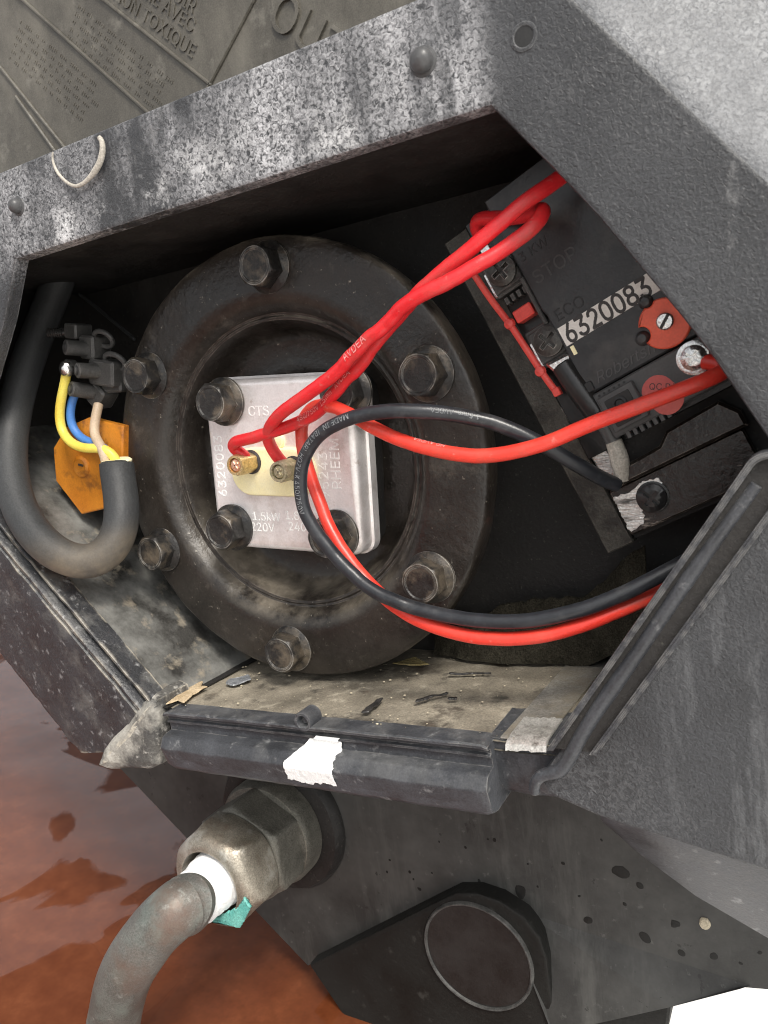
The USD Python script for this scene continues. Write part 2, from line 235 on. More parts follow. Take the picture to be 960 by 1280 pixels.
# wet red-brown roof: painted sheet under a broken film of rain water
usdkit.material(stage, '/World/Looks/wet_roof', {
    'geo': ('geometry', {}),
    'n1': ('noise_texture', {'scale': 9.0, 'detail': 5.0, 'roughness': 0.45, 'distortion': 0.8}),
    'wet': ('map_range', {'from_min': 0.40, 'from_max': 0.42, 'to_min': 0.0, 'to_max': 1.0, 'clamp': True}),
    'n2': ('noise_texture', {'scale': 60.0, 'detail': 6.0, 'roughness': 0.65}),
    'col': ('rgb_ramp', {'ramp': [(0.30, (0.100, 0.026, 0.009)), (0.55, (0.138, 0.040, 0.015)), (0.75, (0.180, 0.058, 0.024))]}),
    'rough': ('map_range', {'from_min': 0.0, 'from_max': 1.0, 'to_min': 0.45, 'to_max': 0.10, 'clamp': True}),
    'n3': ('noise_texture', {'scale': 7.0, 'detail': 4.0, 'roughness': 0.42}),
    'bump': ('bump', {'strength': 1.0, 'distance': 0.0028}),
    'p': ('principled_bsdf', {'ior': 1.4, 'specular_ior_level': 0.25, 'coat_roughness': 0.015, 'coat_ior': 1.85}),
}, [('geo.position', 'n1.vector'), ('geo.position', 'n2.vector'), ('geo.position', 'n3.vector'), ('n1.fac', 'wet.value'), ('n2.fac', 'col.fac'), ('col.color', 'p.base_color'),
    ('wet.result', 'rough.value'), ('rough.result', 'p.roughness'), ('n3.fac', 'bump.height'), ('bump.normal', 'p.normal'), ('wet.result', 'p.coat_weight'), ('bump.normal', 'p.coat_normal')], surface='p.BSDF')
MAT['wet_roof'] = UsdShade.Material.Get(stage, '/World/Looks/wet_roof')

# ------------------------------------------------------------------ mesh helpers (mm, shop drawing axes)


def cat(*ms):
    return trimesh.util.concatenate([m for m in ms])


def earcut(loop2):
    v, f = trimesh.creation.triangulate_polygon(Polygon(loop2), engine='earcut')
    # map back to loop indices
    from scipy.spatial import cKDTree
    idx = cKDTree(np.asarray(loop2)[:, :2]).query(v)[1]
    return idx[f]


def loft(loops, cap0=True, cap1=True, tri=None):
    n = len(loops[0]); v = np.vstack(loops); f = []
    for k in range(len(loops) - 1):
        a, b = k * n, (k + 1) * n
        i = np.arange(n); j = (i + 1) % n
        f.append(np.stack([a + i, a + j, b + j], 1)); f.append(np.stack([a + i, b + j, b + i], 1))
    if tri is None and (cap0 or cap1):
        tri = np.array([[0, i, i + 1] for i in range(1, n - 1)])
    if cap0: f.append(tri[:, ::-1])
    if cap1: f.append(tri + (len(loops) - 1) * n)
    m = trimesh.Trimesh(v, np.vstack(f), process=False)
    return m


def inset_loop(p, d):
    p = np.asarray(p, float)[:, :2]
    if d == 0: return p.copy()
    e = np.roll(p, -1, 0) - p; e /= np.maximum(np.linalg.norm(e, axis=1, keepdims=True), 1e-9)
    nrm = np.stack([-e[:, 1], e[:, 0]], 1)            # inward for counter-clockwise loops
    n0 = np.roll(nrm, 1, 0); b = n0 + nrm; bl = np.linalg.norm(b, axis=1, keepdims=True); b /= np.maximum(bl, 1e-6)
    c = np.maximum((b * nrm).sum(1, keepdims=True), 0.4)
    return p + b * d / c


def ccw(p):
    p = np.asarray(p, float)
    a = np.sum(p[:, 0] * np.roll(p[:, 1], -1) - p[:, 1] * np.roll(p[:, 0], -1))
    return p if a > 0 else p[::-1]


def prism(poly, levels):
    """poly: 2-d loop; levels: [(z, inset), ...] from back to front."""
    p = ccw(np.asarray(poly, float)[:, :2])
    loops = [np.column_stack([inset_loop(p, d), np.full(len(p), z)]) for z, d in levels]
    return loft(loops, tri=earcut(p))


def rrect(w, h, r, n=5, c=(0, 0), rot=0.0):
    pts = []
    for (sx, sy, a0) in ((1, 1, 0), (-1, 1, 90), (-1, -1, 180), (1, -1, 270)):
        for k in range(n + 1):
            a = math.radians(a0 + 90 * k / n); pts.append((sx * (w / 2 - r) + r * math.cos(a), sy * (h / 2 - r) + r * math.sin(a)))
    p = np.array(pts); a = math.radians(rot); R = np.array([[math.cos(a), -math.sin(a)], [math.sin(a), math.cos(a)]])
    return p @ R.T + np.array(c)


def rbox(w, h, z0, z1, r=1.0, bev=0.4, c=(0, 0), rot=0.0):
    return prism(rrect(w, h, r, 4, c, rot), [(z0, 0), (z1 - bev, 0), (z1, bev)])


def circle(r, n=40, c=(0, 0), z=0.0):
    a = np.linspace(0, 2 * PI, n, endpoint=False)
    return np.column_stack([c[0] + r * np.cos(a), c[1] + r * np.sin(a), np.full(n, z)])


def lathe(profile, n=48, c=(0, 0, 0), caps=True):
    """profile from back to front [(r, z)]; r = 0 closes."""
    loops = [circle(max(r, 1e-3), n, (0, 0), z) for r, z in profile]
    m = loft(loops, caps, caps); m.apply_translation(c)
    return m


def frames(P):
    T = np.gradient(P, axis=0); T /= np.linalg.norm(T, axis=1, keepdims=True)
    N = np.array([0.35, 0.1, 1.0]) - (T @ np.array([0.35, 0.1, 1.0]))[:, None] * T
    ok = np.linalg.norm(N, axis=1) > 0.25
    if not ok.all():                                     # parallel transport where the reference fails
        N[~ok] = np.nan
        last = None
        for i in range(len(N)):
            if np.isnan(N[i, 0]): N[i] = last - (last @ T[i]) * T[i] if last is not None else np.cross(T[i], [0, 1, 0])
            last = N[i] / np.linalg.norm(N[i])
    N /= np.linalg.norm(N, axis=1, keepdims=True)
    return T, N, np.cross(T, N)


def spline(pts, n=160):
    p = np.asarray(pts, float)
    d = np.r_[0, np.cumsum(np.linalg.norm(np.diff(p, axis=0), axis=1) ** 0.5)]
    cs = CubicSpline(d, p)
    q = cs(np.linspace(0, d[-1], n * 6))
    s = np.r_[0, np.cumsum(np.linalg.norm(np.diff(q, axis=0), axis=1))]
    t = np.linspace(0, s[-1], n)
    return np.stack([np.interp(t, s, q[:, k]) for k in range(3)], 1), t


def tube(pts, r, n=160, seg=18, wob=0.0, seed=0, kink=0.0):
    P, t = spline(pts, n) if len(pts) > 2 else (np.linspace(np.array(pts[0], float), np.array(pts[1], float), max(n if n < 40 else 12, 2)), None)
    if kink:
        tt = np.linspace(0, 1, len(P)); P = P + kink * np.sin(PI * tt)[:, None] * (np.stack([meshkit.fbm(np.column_stack([tt * 22 + seed, tt * 0, tt * 0]), 3, q) for q in (51, 52, 53)], 1) - 0.5)
    T, N, B = frames(P)
    a = np.linspace(0, 2 * PI, seg, endpoint=False)
    loops = []
    for i in range(len(P)):
        k = r if np.ndim(r) == 0 else np.interp(i / (len(P) - 1), np.linspace(0, 1, len(r)), r)
        if wob: k = k * (1 + wob * (meshkit.noise(np.array([i * 0.13, seed, 0.5])) - 0.5))
        loops.append(P[i] + k * (np.outer(np.cos(a), N[i]) + np.outer(np.sin(a), B[i])))
    for e, s in ((0, -1), (-1, 1)):                       # slightly rounded ends
        c = P[e]; L = loops[e]; T0 = T[e] * s
        rr = np.linalg.norm(L[0] - c)
        extra = [c + (L - c) * 0.86 + T0 * rr * 0.12]
        loops = extra + loops if s < 0 else loops + extra
    return loft(loops)


def sweep(profile, A, B, out, n=30, wob=0.0, seed=0, taper=0):
    """profile [(s outward, z)] closed polygon, swept from A to B (2-d), out = 2-d outward unit vector."""
    A, B, out = np.array(A, float), np.array(B, float), np.array(out, float)
    pr = np.array(profile, float); loops = []
    for k in range(n + 1):
        t = k / n; c = A + (B - A) * t
        w = wob * (meshkit.fbm(np.column_stack([pr[:, 0] * 0.15 + seed, pr[:, 1] * 0.15, np.full(len(pr), t * 14)]), 3, seed) - 0.5)
        sh = 1.0
        if taper and (k == 0 or k == n): sh = 0.93
        cs, cz = pr[:, 0].mean(), pr[:, 1].mean()
        s = cs + (pr[:, 0] - cs) * sh + w; z = cz + (pr[:, 1] - cz) * sh + w
        loops.append(np.column_stack([c[0] + out[0] * s, c[1] + out[1] * s, z]))
    tri = earcut(pr)
    m = loft(loops, tri=tri)
    if m.volume < 0: m.invert()
    return m


def patch(poly, z, thick=0.3, c=None, jag=0.0, seed=0, n=90):
    """A thin irregular flake or splash: 2-d outline with jagged edges, extruded."""
    ls = LineString(list(map(tuple, poly)) + [tuple(poly[0])]); L = ls.length
    pts = np.array([ls.interpolate(L * k / n).coords[0] for k in range(n)])
    if jag:
        ang = meshkit.fbm(np.column_stack([np.arange(n) * 0.9, np.full(n, seed), np.zeros(n)]), 3, seed) - 0.5
        ang2 = meshkit.fbm(np.column_stack([np.arange(n) * 0.9, np.full(n, seed + 9.5), np.zeros(n)]), 3, seed + 3) - 0.5
        pts = pts + jag * np.column_stack([ang, ang2]) * 2
    g = Polygon(pts).buffer(0)
    if g.geom_type != 'Polygon': g = max(g.geoms, key=lambda q: q.area)
    pts = np.array(g.exterior.coords)[:-1]
    return prism(pts, [(z, 0), (z + thick * 0.5, 0), (z + thick, thick * 0.4)])


def xf(m, rot=0.0, t=(0, 0, 0), axis=(0, 0, 1), about=(0, 0, 0)):
    m = m.copy()
    if rot: m.apply_transform(trimesh.transformations.rotation_matrix(math.radians(rot), axis, about))
    m.apply_translation(t)
    return m


# ------------------------------------------------------------------ scene helpers
USED = {}


def numbered(parent, name):
    k = USED.get((parent, name), -1) + 1; USED[(parent, name)] = k
    return name if k == 0 else f'{name}_{k:03d}'


BASE = {'/World': np.zeros(3)}


def thing(name, label, category, base=(0, 0, 0), group=None):
    path = '/World/' + numbered('/World', name)
    x = UsdGeom.Xform.Define(stage, path); b = W(base)
    x.AddTranslateOp().Set(Gf.Vec3d(*b)); BASE[path] = b
    tag(x.GetPrim(), label, category, group)
    return path


def tag(prim, label=None, category=None, group=None, kind=None):
    for k, v in (('label', label), ('category', category), ('group', group), ('kind', kind)):
        if v: prim.SetCustomDataByKey(k, v)


def base_of(path):
    while path not in BASE: path = path.rsplit('/', 1)[0]
    return BASE[path]


def obj(name, m, mat, parent='/World', smooth=35, label=None, category=None, group=None, kind=None):
    path = parent + '/' + numbered(parent, name)
    v = W(m.vertices) - base_of(parent)
    g = usdkit.mesh(stage, path, trimesh.Trimesh(v, m.faces, process=False), MAT[mat], smooth=smooth)
    tag(g.GetPrim(), label, category, group, kind)
    return path


def top(name, m, mat, label, category, base, group=None, smooth=35):
    """A thing that is a single mesh, placed at its base."""
    path = '/World/' + numbered('/World', name); b = W(base)
    g = usdkit.mesh(stage, path, trimesh.Trimesh(W(m.vertices) - b, m.faces, process=False), MAT[mat], smooth=smooth)
    g.AddTranslateOp().Set(Gf.Vec3d(*b)); BASE[path] = b
    tag(g.GetPrim(), label, category, group)
    return path


def text(s, h, depth=0.2, rot=0.0, at=(0, 0, 0), bold=False, sx=1.0, center=False):
    m = meshkit.text_mesh(s, h, depth, bold)
    m.apply_scale([sx, 1, 1])
    if center: m.apply_translation([-m.bounds[:, 0].mean(), -h / 2, 0])
    return xf(m, rot, at)


# ================================================================== THE SETTING
ROOF_Y = -270.0
g = np.array(np.meshgrid(np.r_[np.linspace(-2500, -420, 14), np.linspace(-400, 82, 90)], np.r_[np.linspace(-2500, -260, 12), np.linspace(-250, 250, 90), np.linspace(300, 2500, 10)], indexing='ij')).reshape(2, -1)
nx, nz = 104, 112
sl = -110.0 - g[0]; yy_ = ROOF_Y + 0.17 * 40 * np.log1p(np.exp(np.clip(sl / 40, -30, 60))) + 1.5 * (meshkit.fbm(np.column_stack([g[0] * 0.011, g[1] * 0.011, np.zeros(g.shape[1])]), 3, 5) - 0.5)
vv = np.column_stack([g[0], yy_, g[1]])
ii, jj = np.meshgrid(np.arange(nx - 1), np.arange(nz - 1), indexing='ij')
a = (ii * nz + jj).ravel(); q4 = np.stack([a, a + 1, a + nz + 1, a + nz], 1)
roof_m = trimesh.Trimesh(vv, np.vstack([q4[:, [0, 1, 2]], q4[:, [0, 2, 3]]]), process=False)
if roof_m.face_normals[0][1] < 0: roof_m.invert()
obj('roof', roof_m, 'wet_roof', smooth=True, kind='structure')
gr = trimesh.Trimesh([(-30000, -2600, -30000), (30000, -2600, -30000), (30000, -2600, 30000), (-30000, -2600, 30000)], [(0, 2, 1), (0, 3, 2)], process=False)
obj('ground', gr, 'pale_concrete', smooth=False, kind='structure')

# hexagonal opening (inner edge of the casing), mm
A_, B_, C_, D_, E_, F_ = (113.0, 91.6), (175.0, -2.0), (111.0, -89.8), (-48.5, -90.0), (-130.0, -4.0), (-83.0, 91.6)
HEX = [A_, B_, C_, D_, E_, F_]
HEXI = [(119.0, 91.6), (181.0, 2.0), C_, D_, (-162.0, 29.5), (-140.0, 91.6)]       # the compartment behind it, wider at the left

# ================================================================== TANK END (text at the top, fitting and drain below)
tank = thing('tank', 'big grey moulded plastic tank with raised lettering, wet lower end darkened for shade and bent pipe', 'tank', (0, -250, -30))
TZ = -30.0
low = [(-53.2, -255.2, -30.0), (-4.3, -223.7, -30.0), (25.4, -203.3, -30.0), (61.0, -204.6, -30.0), (150.4, -210.7, -30.0), (168.9, -207.4, -30.0)]
outline = [p[:2] for p in low] + [(420, -215), (420, 420), (-330, 420), (-420, 200), (-420, 70), (-164.0, -162.2, -30.0)[:2]]
hole = Polygon(HEXI).buffer(6, join_style=2)
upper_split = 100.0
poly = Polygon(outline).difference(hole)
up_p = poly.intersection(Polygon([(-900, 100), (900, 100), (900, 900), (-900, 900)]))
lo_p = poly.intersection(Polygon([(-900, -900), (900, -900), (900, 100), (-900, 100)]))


def extr(pg, z0, z1):
    ms = []
    for q in getattr(pg, 'geoms', [pg]):
        m = trimesh.creation.extrude_polygon(q, z1 - z0, engine='earcut'); m.apply_translation((0, 0, z0)); ms.append(m)
    return cat(*ms)


obj('end_wall', extr(up_p, -200, TZ), 'tank_plastic', tank, smooth=30)
obj('lower_end_wall', extr(lo_p, -420, TZ), 'tank_lower_shaded', tank, smooth=30)
# raised label frame and lettering on the upper wall
p0, p1 = np.array((-79.7, 207.6, -30.0)[:2]), np.array((-28.5, 156.9, -30.0)[:2])
q0, q1 = np.array((-1.4, 180.8, -30.0)[:2]), np.array((-29.7, 157.3, -30.0)[:2])
tang = math.degrees(math.atan2(*(p1 - p0)[::-1]))


def rib(a, b, w=1.5, h=1.2):
    a, b = np.array(a, float)[:2], np.array(b, float)[:2]
    L = np.linalg.norm(b - a); m = prism(rrect(L, w, w * 0.45), [(0, 0), (h * 0.5, 0), (h, 0.45)])
    return xf(m, math.degrees(math.atan2(*(b - a)[::-1])), (*((a + b) / 2), TZ - 0.05))


pre = p0 - (p1 - p0) * 0.35
for a, b in (((pre), p1), (q0 + (q0 - q1) * 0.4, q1), ((-134.3, 229.7, -30.0), (-63.4, 154.7, -30.0)), ((-153.6, 202.8, -30.0), (-117.8, 153.7, -30.0)), ((-146.4, 187.1, -30.0), (-126.2, 155.9, -30.0)), ((-29.7, 157.3, -30.0), (-43.5, 147.5, -30.0))):
    obj('raised_rib', rib(a, b), 'tank_plastic', tank)
for s, px, h in (('CUIR', (-45.5, 198.4, -30.0), 5.2), ('ME AVEC', (-58.2, 201.8, -30.0), 5.4), ('NON TOXIQUE', (-74.5, 206.4, -30.0), 5.4)):
    obj('lettering', text(s, h, 0.55, tang + 1, (px[0], px[1], TZ - 0.05)), 'tank_plastic', tank, smooth=False)
oa, ob = np.array((2.9, 170.5, -30.0)[:2]), np.array((22.5, 152.0, -30.0)[:2])
obj('lettering', text('OUTLET', 13.0, 1.2, math.degrees(math.atan2(*(ob - oa)[::-1])), (oa[0], oa[1], TZ - 0.05)), 'tank_plastic', tank, smooth=False, label='large raised word OUTLET, lower half hidden by the casing')
# two blocks of small worn print: too soft to read, only word-sized bumps remain
ms = []
dirv = (p1 - p0) / np.linalg.norm(p1 - p0); nrmv = np.array([dirv[1], -dirv[0]])
if nrmv[1] > 0: nrmv = -nrmv
for bx, rows, width, st in (((-94.1, 211.8, -30.0), 5, 62, 3.4), ((-132.2, 217.8, -30.0), 6, 58, 3.4)):
    for rr in range(rows):
        u = 0.0
        while u < width:
            wl = RNG.uniform(2.2, 7.0)
            nl = int(wl / 1.3)
            for k in range(nl):
                c = np.array(bx[:2]) + dirv * (u + k * 1.3) + nrmv * (2 + rr * st)
                ms.append(xf(prism(rrect(0.55 + 0.45 * RNG.random(), 1.1 + RNG.random() * 0.9, 0.2, 1), [(0, 0), (0.28, 0.1)]), tang, (c[0], c[1], TZ - 0.05)))
            u += wl + 1.6
obj('worn_small_print', cat(*ms), 'tank_plastic', tank, smooth=False, kind='stuff')

# dark block added for the shade under the wall, and the drain cap
shade_m = prism([(-12, -296), (78, -292), (78, -212), (76, -203), (70, -195), (60, -190), (50, -188.5), (40, -190.5), (30, -197), (-46, -247.4)], [(-140, 0), (-24, 0), (-22.6, 0.5), (-22, 1.8)])
obj('shade_block', shade_m, 'recess_shade', tank, label='black block added for the shade under the tank, behind the round drain cap')
obj('shade_block_right', prism([(60, -310), (119.7, -244.7, -36.0)[:2], (121.9, -232.2, -36.0)[:2], (76, -215), (60, -215)], [(-160, 0), (-37, 0), (-36, 1.0)]), 'recess_shade', tank)  # second added block, carries the painted shade on below the foot
bc = np.array((46.9, -218.0, -20.0))
obj('drain_cap', lathe([(24, -22.3), (23.4, -21.2), (21.8, -21.0), (12, -21.2), (0, -21.3)], 64, (bc[0], bc[1], 0)), 'cap_dark', tank, label='round dark drain cap with a thin worn rim')
obj('cap_rim', lathe([(24.9, -22.2), (24.7, -20.8), (24.3, -20.2), (23.7, -20.4), (23.3, -21.3)], 72, (bc[0], bc[1], 0), False), 'bare_edge', tank)
# foot: lower facet leaning out towards the front, right of the block
fa, fb, fc, fd, fe, ff = (65.9, -198.6, -30.0), (152.6, -209.4, -30.0), (149.5, -210.0, -28.0), (124.6, -221.6, -24.0), (77.2, -244.4, -20.0), (69.1, -219.9, -21.8)
foot = trimesh.Trimesh([fa, fb, fc, fd, fe, ff] + [(p[0], p[1] - 6, p[2] - 50) for p in (fa, fb, fc, fd, fe, ff)],
                       [(0, 5, 4), (0, 4, 3), (0, 3, 1), (1, 3, 2), (2, 3, 9), (2, 9, 8), (3, 4, 10), (3, 10, 9), (4, 5, 11), (4, 11, 10), (5, 0, 6), (5, 6, 11)], process=False)
foot.fix_normals()
obj('foot', foot, 'tank_lower_shaded', tank, smooth=False)


def spot(px, r, z0=TZ, seed=0, el=1.0, h=0.12):
    n = 14; a = np.linspace(0, 2 * PI, n, endpoint=False)
    rr = r * (0.8 + 0.4 * meshkit.noise(np.column_stack([np.cos(a) * 1.5 + seed * 3.1, np.sin(a) * 1.5, np.full(n, seed)])))
    th = seed * 1.7
    x, y = rr * np.cos(a) * el, rr * np.sin(a)
    p = np.column_stack([x * math.cos(th) - y * math.sin(th), x * math.sin(th) + y * math.cos(th)]) + np.array(px[:2])
    return prism(p, [(z0 - 0.1, 0), (z0 + h * 0.4, 0), (z0 + h, r * 0.3)])


SPOTS = [((66.6, -189.7, -30.0), 3.0), ((109.1, -172.3, -30.0), 3.4), ((116.0, -176.7, -30.0), 1.5), ((94.1, -196.3, -30.0), 2.0), ((116.0, -198.8, -30.0), 2.6), ((127.8, -190.2, -30.0), 2.0), ((129.3, -202.0, -30.0), 1.6), ((140.7, -200.4, -30.0), 1.7), ((94.2, -205.5, -30.0), 1.4),
         ((57.5, -167.7, -30.0), 1.0), ((86.3, -172.9, -30.0), 0.9), ((48.0, -188.3, -30.0), 0.9), ((54.6, -167.9, -30.0), 0.6), ((43.6, -173.5, -30.0), 0.7), ((53.3, -196.6, -30.0), 0.9), ((74.3, -185.6, -30.0), 0.6), ((91.5, -186.3, -30.0), 0.6), ((109.5, -185.9, -30.0), 0.9), ((156.7, -195.0, -30.0), 0.9), ((149.9, -201.0, -30.0), 0.8),
         ((14.0, -190.8, -30.0), 0.8), ((17.8, -198.3, -30.0), 1.0), ((15.5, -194.0, -30.0), 0.6), ((4.3, -186.7, -30.0), 0.6), ((2.0, -193.1, -30.0), 0.7), ((25.4, -189.0, -30.0), 0.5), ((31.1, -173.0, -30.0), 0.6), ((71.2, -176.1, -30.0), 0.5), ((102.9, -160.0, -30.0), 0.6)]
for k, (p, r) in enumerate(SPOTS):
    obj('water_spot', spot(p, r, seed=k, el=0.8), 'wet_spot', tank)
obj('mud_spot', spot((138.5, -187.4, -30.0), 2.2, seed=40, h=0.8), 'mud_dot', tank, label='pale speck of mud on the dark lower end')

# ================================================================== PIPE FITTING AND PIPE
FX, FY = -53.0, -175.0
fit = thing('pipe_fitting', 'large dull brass hex union screwed into the tank below the casing, white tape inside', 'pipe fitting', (FX, FY, TZ))


def hexloop(af, z, n=48, rmax=None, rot=0.0):
    a = np.linspace(0, 2 * PI, n, endpoint=False)
    b = (a + PI / 6) % (PI / 3) - PI / 6
    r = af / 2 / np.cos(b)
    if rmax: r = np.minimum(r, rmax)
    a = a + math.radians(rot)
    return np.column_stack([r * np.cos(a), r * np.sin(a), np.full(n, z)])


def at(m, x, y, z=0): m = m.copy(); m.apply_translation((x, y, z)); return m


obj('sealing_washer', lathe([(35, TZ), (35, TZ + 3), (33, TZ + 6), (28, TZ + 7), (25, TZ + 6), (24, TZ)], 56, (FX, FY, 0)), 'deep_black', fit)
obj('collar', lathe([(26, TZ), (26, -16), (24.5, -13), (20, -12)], 48, (FX, FY, 0)), 'dark_brass', fit)
obj('lock_nut', at(loft([hexloop(44, -14, 72, 24), hexloop(44, -11.5, 72), hexloop(44, 2, 72), hexloop(44, 4.4, 72, 22.6), hexloop(44, 4.6, 72, 21)]), FX, FY), 'dark_brass', fit)
obj('union_nut', at(loft([hexloop(42, 4.6, 72, 20.5, 12), hexloop(42, 5.0, 72, 21.6, 12), hexloop(42, 7.4, 72, None, 12), hexloop(42, 18, 72, None, 12), hexloop(42, 22, 72, 21.4, 12), hexloop(42, 24.4, 72, 19.2, 12), hexloop(42, 25.4, 72, 17.0, 12), hexloop(42, 25.4, 72, 15.2, 12), hexloop(42, 12, 72, 14.6, 12)], cap1=False), FX, FY), 'old_brass', fit)
tp = np.array([[FX, FY, 14], [FX - 0.3, FY - 0.4, 25], [FX - 1.2, FY - 1.6, 34.5]])
tape = tube(tp, [12.2, 12.8, 11.9, 11.3], 40, 48, 0.0, 3)
tape.vertices += 1.1 * (np.stack([meshkit.fbm(tape.vertices * np.array([0.2, 0.2, 0.5]), 4, q) for q in (41, 42, 43)], 1) - 0.5)
obj('sealing_tape', tape, 'ptfe_tape', fit, label='white thread tape wrapped where the pipe enters the nut')
pat = patch([(-58.6, -193.0, 25.0)[:2], (-39.7, -192.4, 25.0)[:2], (-31.4, -180.8, 25.0)[:2], (-34.0, -177.0, 25.0)[:2], (-39.4, -182.6, 25.0)[:2], (-47.5, -187.4, 25.0)[:2]], 24.4, 1.3, jag=0.5, seed=4)
obj('verdigris_flake', pat, 'verdigris', fit, label='blue green corroded chip at the lower corner of the nut')

pipe_pts = [(FX - 0.6, FY - 0.8, 31), (FX - 2.0, FY - 2.6, 38), (-44.5, -167.1, 47.0), (-49.9, -170.8, 54.0), (-59.1, -180.3, 58.0), (-69.6, -193.2, 60.0), (-79.2, -209.0, 60.0), (-89.1, -228.6, 59.0), (-99.7, -249.4, 57.0)]
top('outlet_pipe', tube(pipe_pts, 11.0, 90, 40, 0.05, 2), 'copper_pipe', 'dull grey green copper pipe bending down from the union nut over the wet roof', 'pipe', (FX - 30, FY - 103, 69))

# ================================================================== CASING
case = thing('end_casing', 'black textured plastic tank end casing with a six sided opening and chalky upper band', 'casing', (20, -115, 34))
crease0, crease1 = (137.9, 109.6, 38.0), (177.4, 57.5, 38.0)
ABC = [(130.2, 69.6, 38.0)[:2], (138.6, 57.8, 38.0)[:2], (146.4, 45.7, 38.0)[:2], (156.5, 30.0, 38.0)[:2], (163.3, 18.4, 38.0)[:2], (174.0, -2.2, 38.0)[:2]]
face = [(-260, 123.6), (126.6, 124.6), crease0[:2], crease1[:2], (222, -2), (250, -40), (250, -137), (167, -118.3), (123.3, -109.4), (108, -104.2), (106.0, -99), (112, -91), (178.5, -5.0), *ABC[::-1], (113.3, 92.0), (-83, 91.6), (-96.5, 70.8, 38.0)[:2], (-136.3, 22.8, 38.0)[:2], (-260, 0)]
obj('face_panel', prism(face, [(32, 0), (36.2, 0), (37.4, 0.4), (38, 1.5)]), 'casing_plastic', case, label='flat grained face around the opening, white bloom along its top band')
nd = np.array([0.796, 0.605])
c0, c1, c2 = np.array([123.0, 129.2]), np.array(crease1[:2]), np.array([222.0, -2.0])
side = []
for c in (c0, (c0 + c1) / 2, c1, (c1 + c2) / 2, c2):
    side.append([(*(c + nd * d), 37.6 - dz) for d, dz in ((-0.6, 0.25), (1.5, 0.5), (4, 1.6), (30, 18), (90, 62), (150, 112))])
V = np.array(side).reshape(-1, 3); Fq = []
for i in range(4):
    for j in range(5):
        k = i * 6 + j; Fq += [(k, k + 6, k + 7), (k, k + 7, k + 1)]
sm = trimesh.Trimesh(V, Fq, process=False)
if sm.face_normals[0][2] < 0: sm.invert()
back = sm.copy(); back.vertices[:, 2] -= 4.5; back.invert()
obj('side_panel', cat(sm, back), 'casing_faded_lit', case, smooth=50, label='paler outer side of the casing sloping away beyond the crease')
# returned lower edge under the right of the face
lt = [(122.0, -108.6, 34), (140, -112.2, 35), (167, -117.8, 35), (255, -137.5, 35)]
lb = [(121.3, -115.1, 30.0), (129.5, -130.8, 20.0), (144.1, -146.0, 14.0), (172.0, -162.9, 10.0)]
Vr = np.array(lt + lb + [(p[0], p[1], p[2] - 8) for p in lt] + [(p[0], p[1] - 1.0, p[2] - 5) for p in lb]); Fr = []
for i in range(3):
    Fr += [(i, 4 + i, 5 + i), (i, 5 + i, i + 1), (4 + i, 12 + i, 13 + i), (4 + i, 13 + i, 5 + i), (12 + i, 8 + i, 9 + i), (12 + i, 9 + i, 13 + i), (8 + i, i, i + 1), (8 + i, i + 1, 9 + i)]
Fr += [(0, 8, 12), (0, 12, 4), (3, 7, 15), (3, 15, 11)]
rt = trimesh.Trimesh(Vr, Fr, process=False); rt.fix_normals()
obj('lower_return', rt, 'casing_smooth', case, smooth=50)
# right lip: channel with two ridges and a rounded upper end
bc_dir = np.array(B_) - np.array(C_); bl = np.linalg.norm(bc_dir); bc_dir /= bl; bo = np.array([bc_dir[1], -bc_dir[0]])
lipc = LineString([tuple(np.array(C_) + bo * 4.4 + bc_dir * 5), tuple(np.array(C_) + bc_dir * (bl - 8) + bo * 4.4)])
lipc = LineString([tuple(np.array(lipc.coords[0]) - bc_dir * 12), lipc.coords[-1]])
clip = Polygon([(60, -88.5), (260, -88.5), (260, 40), (60, 40)])
outer = lipc.buffer(6.0, cap_style=1).intersection(clip); inner = lipc.buffer(4.3, cap_style=1)


def ring_mesh(o, i, z0, z1, bev=0.5):
    ol = ccw(np.array(o.simplify(0.02).exterior.coords)[:-1]); 
    m = trimesh.creation.extrude_polygon(o.difference(i), z1 - z0 - bev, engine='earcut'); m.apply_translation((0, 0, z0))
    o2, i2 = o.buffer(-bev), i.buffer(bev)
    m2 = trimesh.creation.extrude_polygon(o2.difference(i2), bev, engine='earcut'); m2.apply_translation((0, 0, z1 - bev))
    return cat(m, m2)


obj('right_lip', ring_mesh(outer, inner, 33, 41.0, 0.6), 'casing_smooth', case, label='raised double ridged sealing lip at the lower right of the opening')
obj('lip_channel', extr(lipc.buffer(4.4).intersection(clip), 33, 38.6), 'deep_black', case)
# bottom rail (front of the shelf)
rail_prof = [(0, 30), (0.0, 38.6), (0.5, 39.2), (1.4, 39.0), (1.8, 36.6), (3.6, 36.2), (4.2, 37.2), (4.9, 37.2), (5.4, 36.0), (8.6, 36.0), (9.0, 40.0), (9.8, 41.6), (13.0, 43.4), (14.0, 43.4), (21.5, 41.0), (23.5, 39.2), (24.4, 36), (24.0, 20), (10, 24)]
rail_a, rail_b = (-47.0, -90.0), (90.5, -89.6)
rail = obj('bottom_rail', sweep(rail_prof, rail_a, rail_b, (0, -1), 60, 0.45, 3, taper=1), 'casing_smooth', case, label='black lower bar of the opening with a groove on top and a white paint splash')
sb = np.array((21.1, -88.2, 40.0))
obj('screw_boss', lathe([(3.6, 32), (3.6, 38.6), (3.3, 39.2), (2.5, 39.3), (2.2, 38.8), (2.0, 36.4), (1.1, 36.2), (1.0, 37.4), (0, 37.6)], 28, (sb[0], sb[1], 0)), 'casing_smooth', rail)
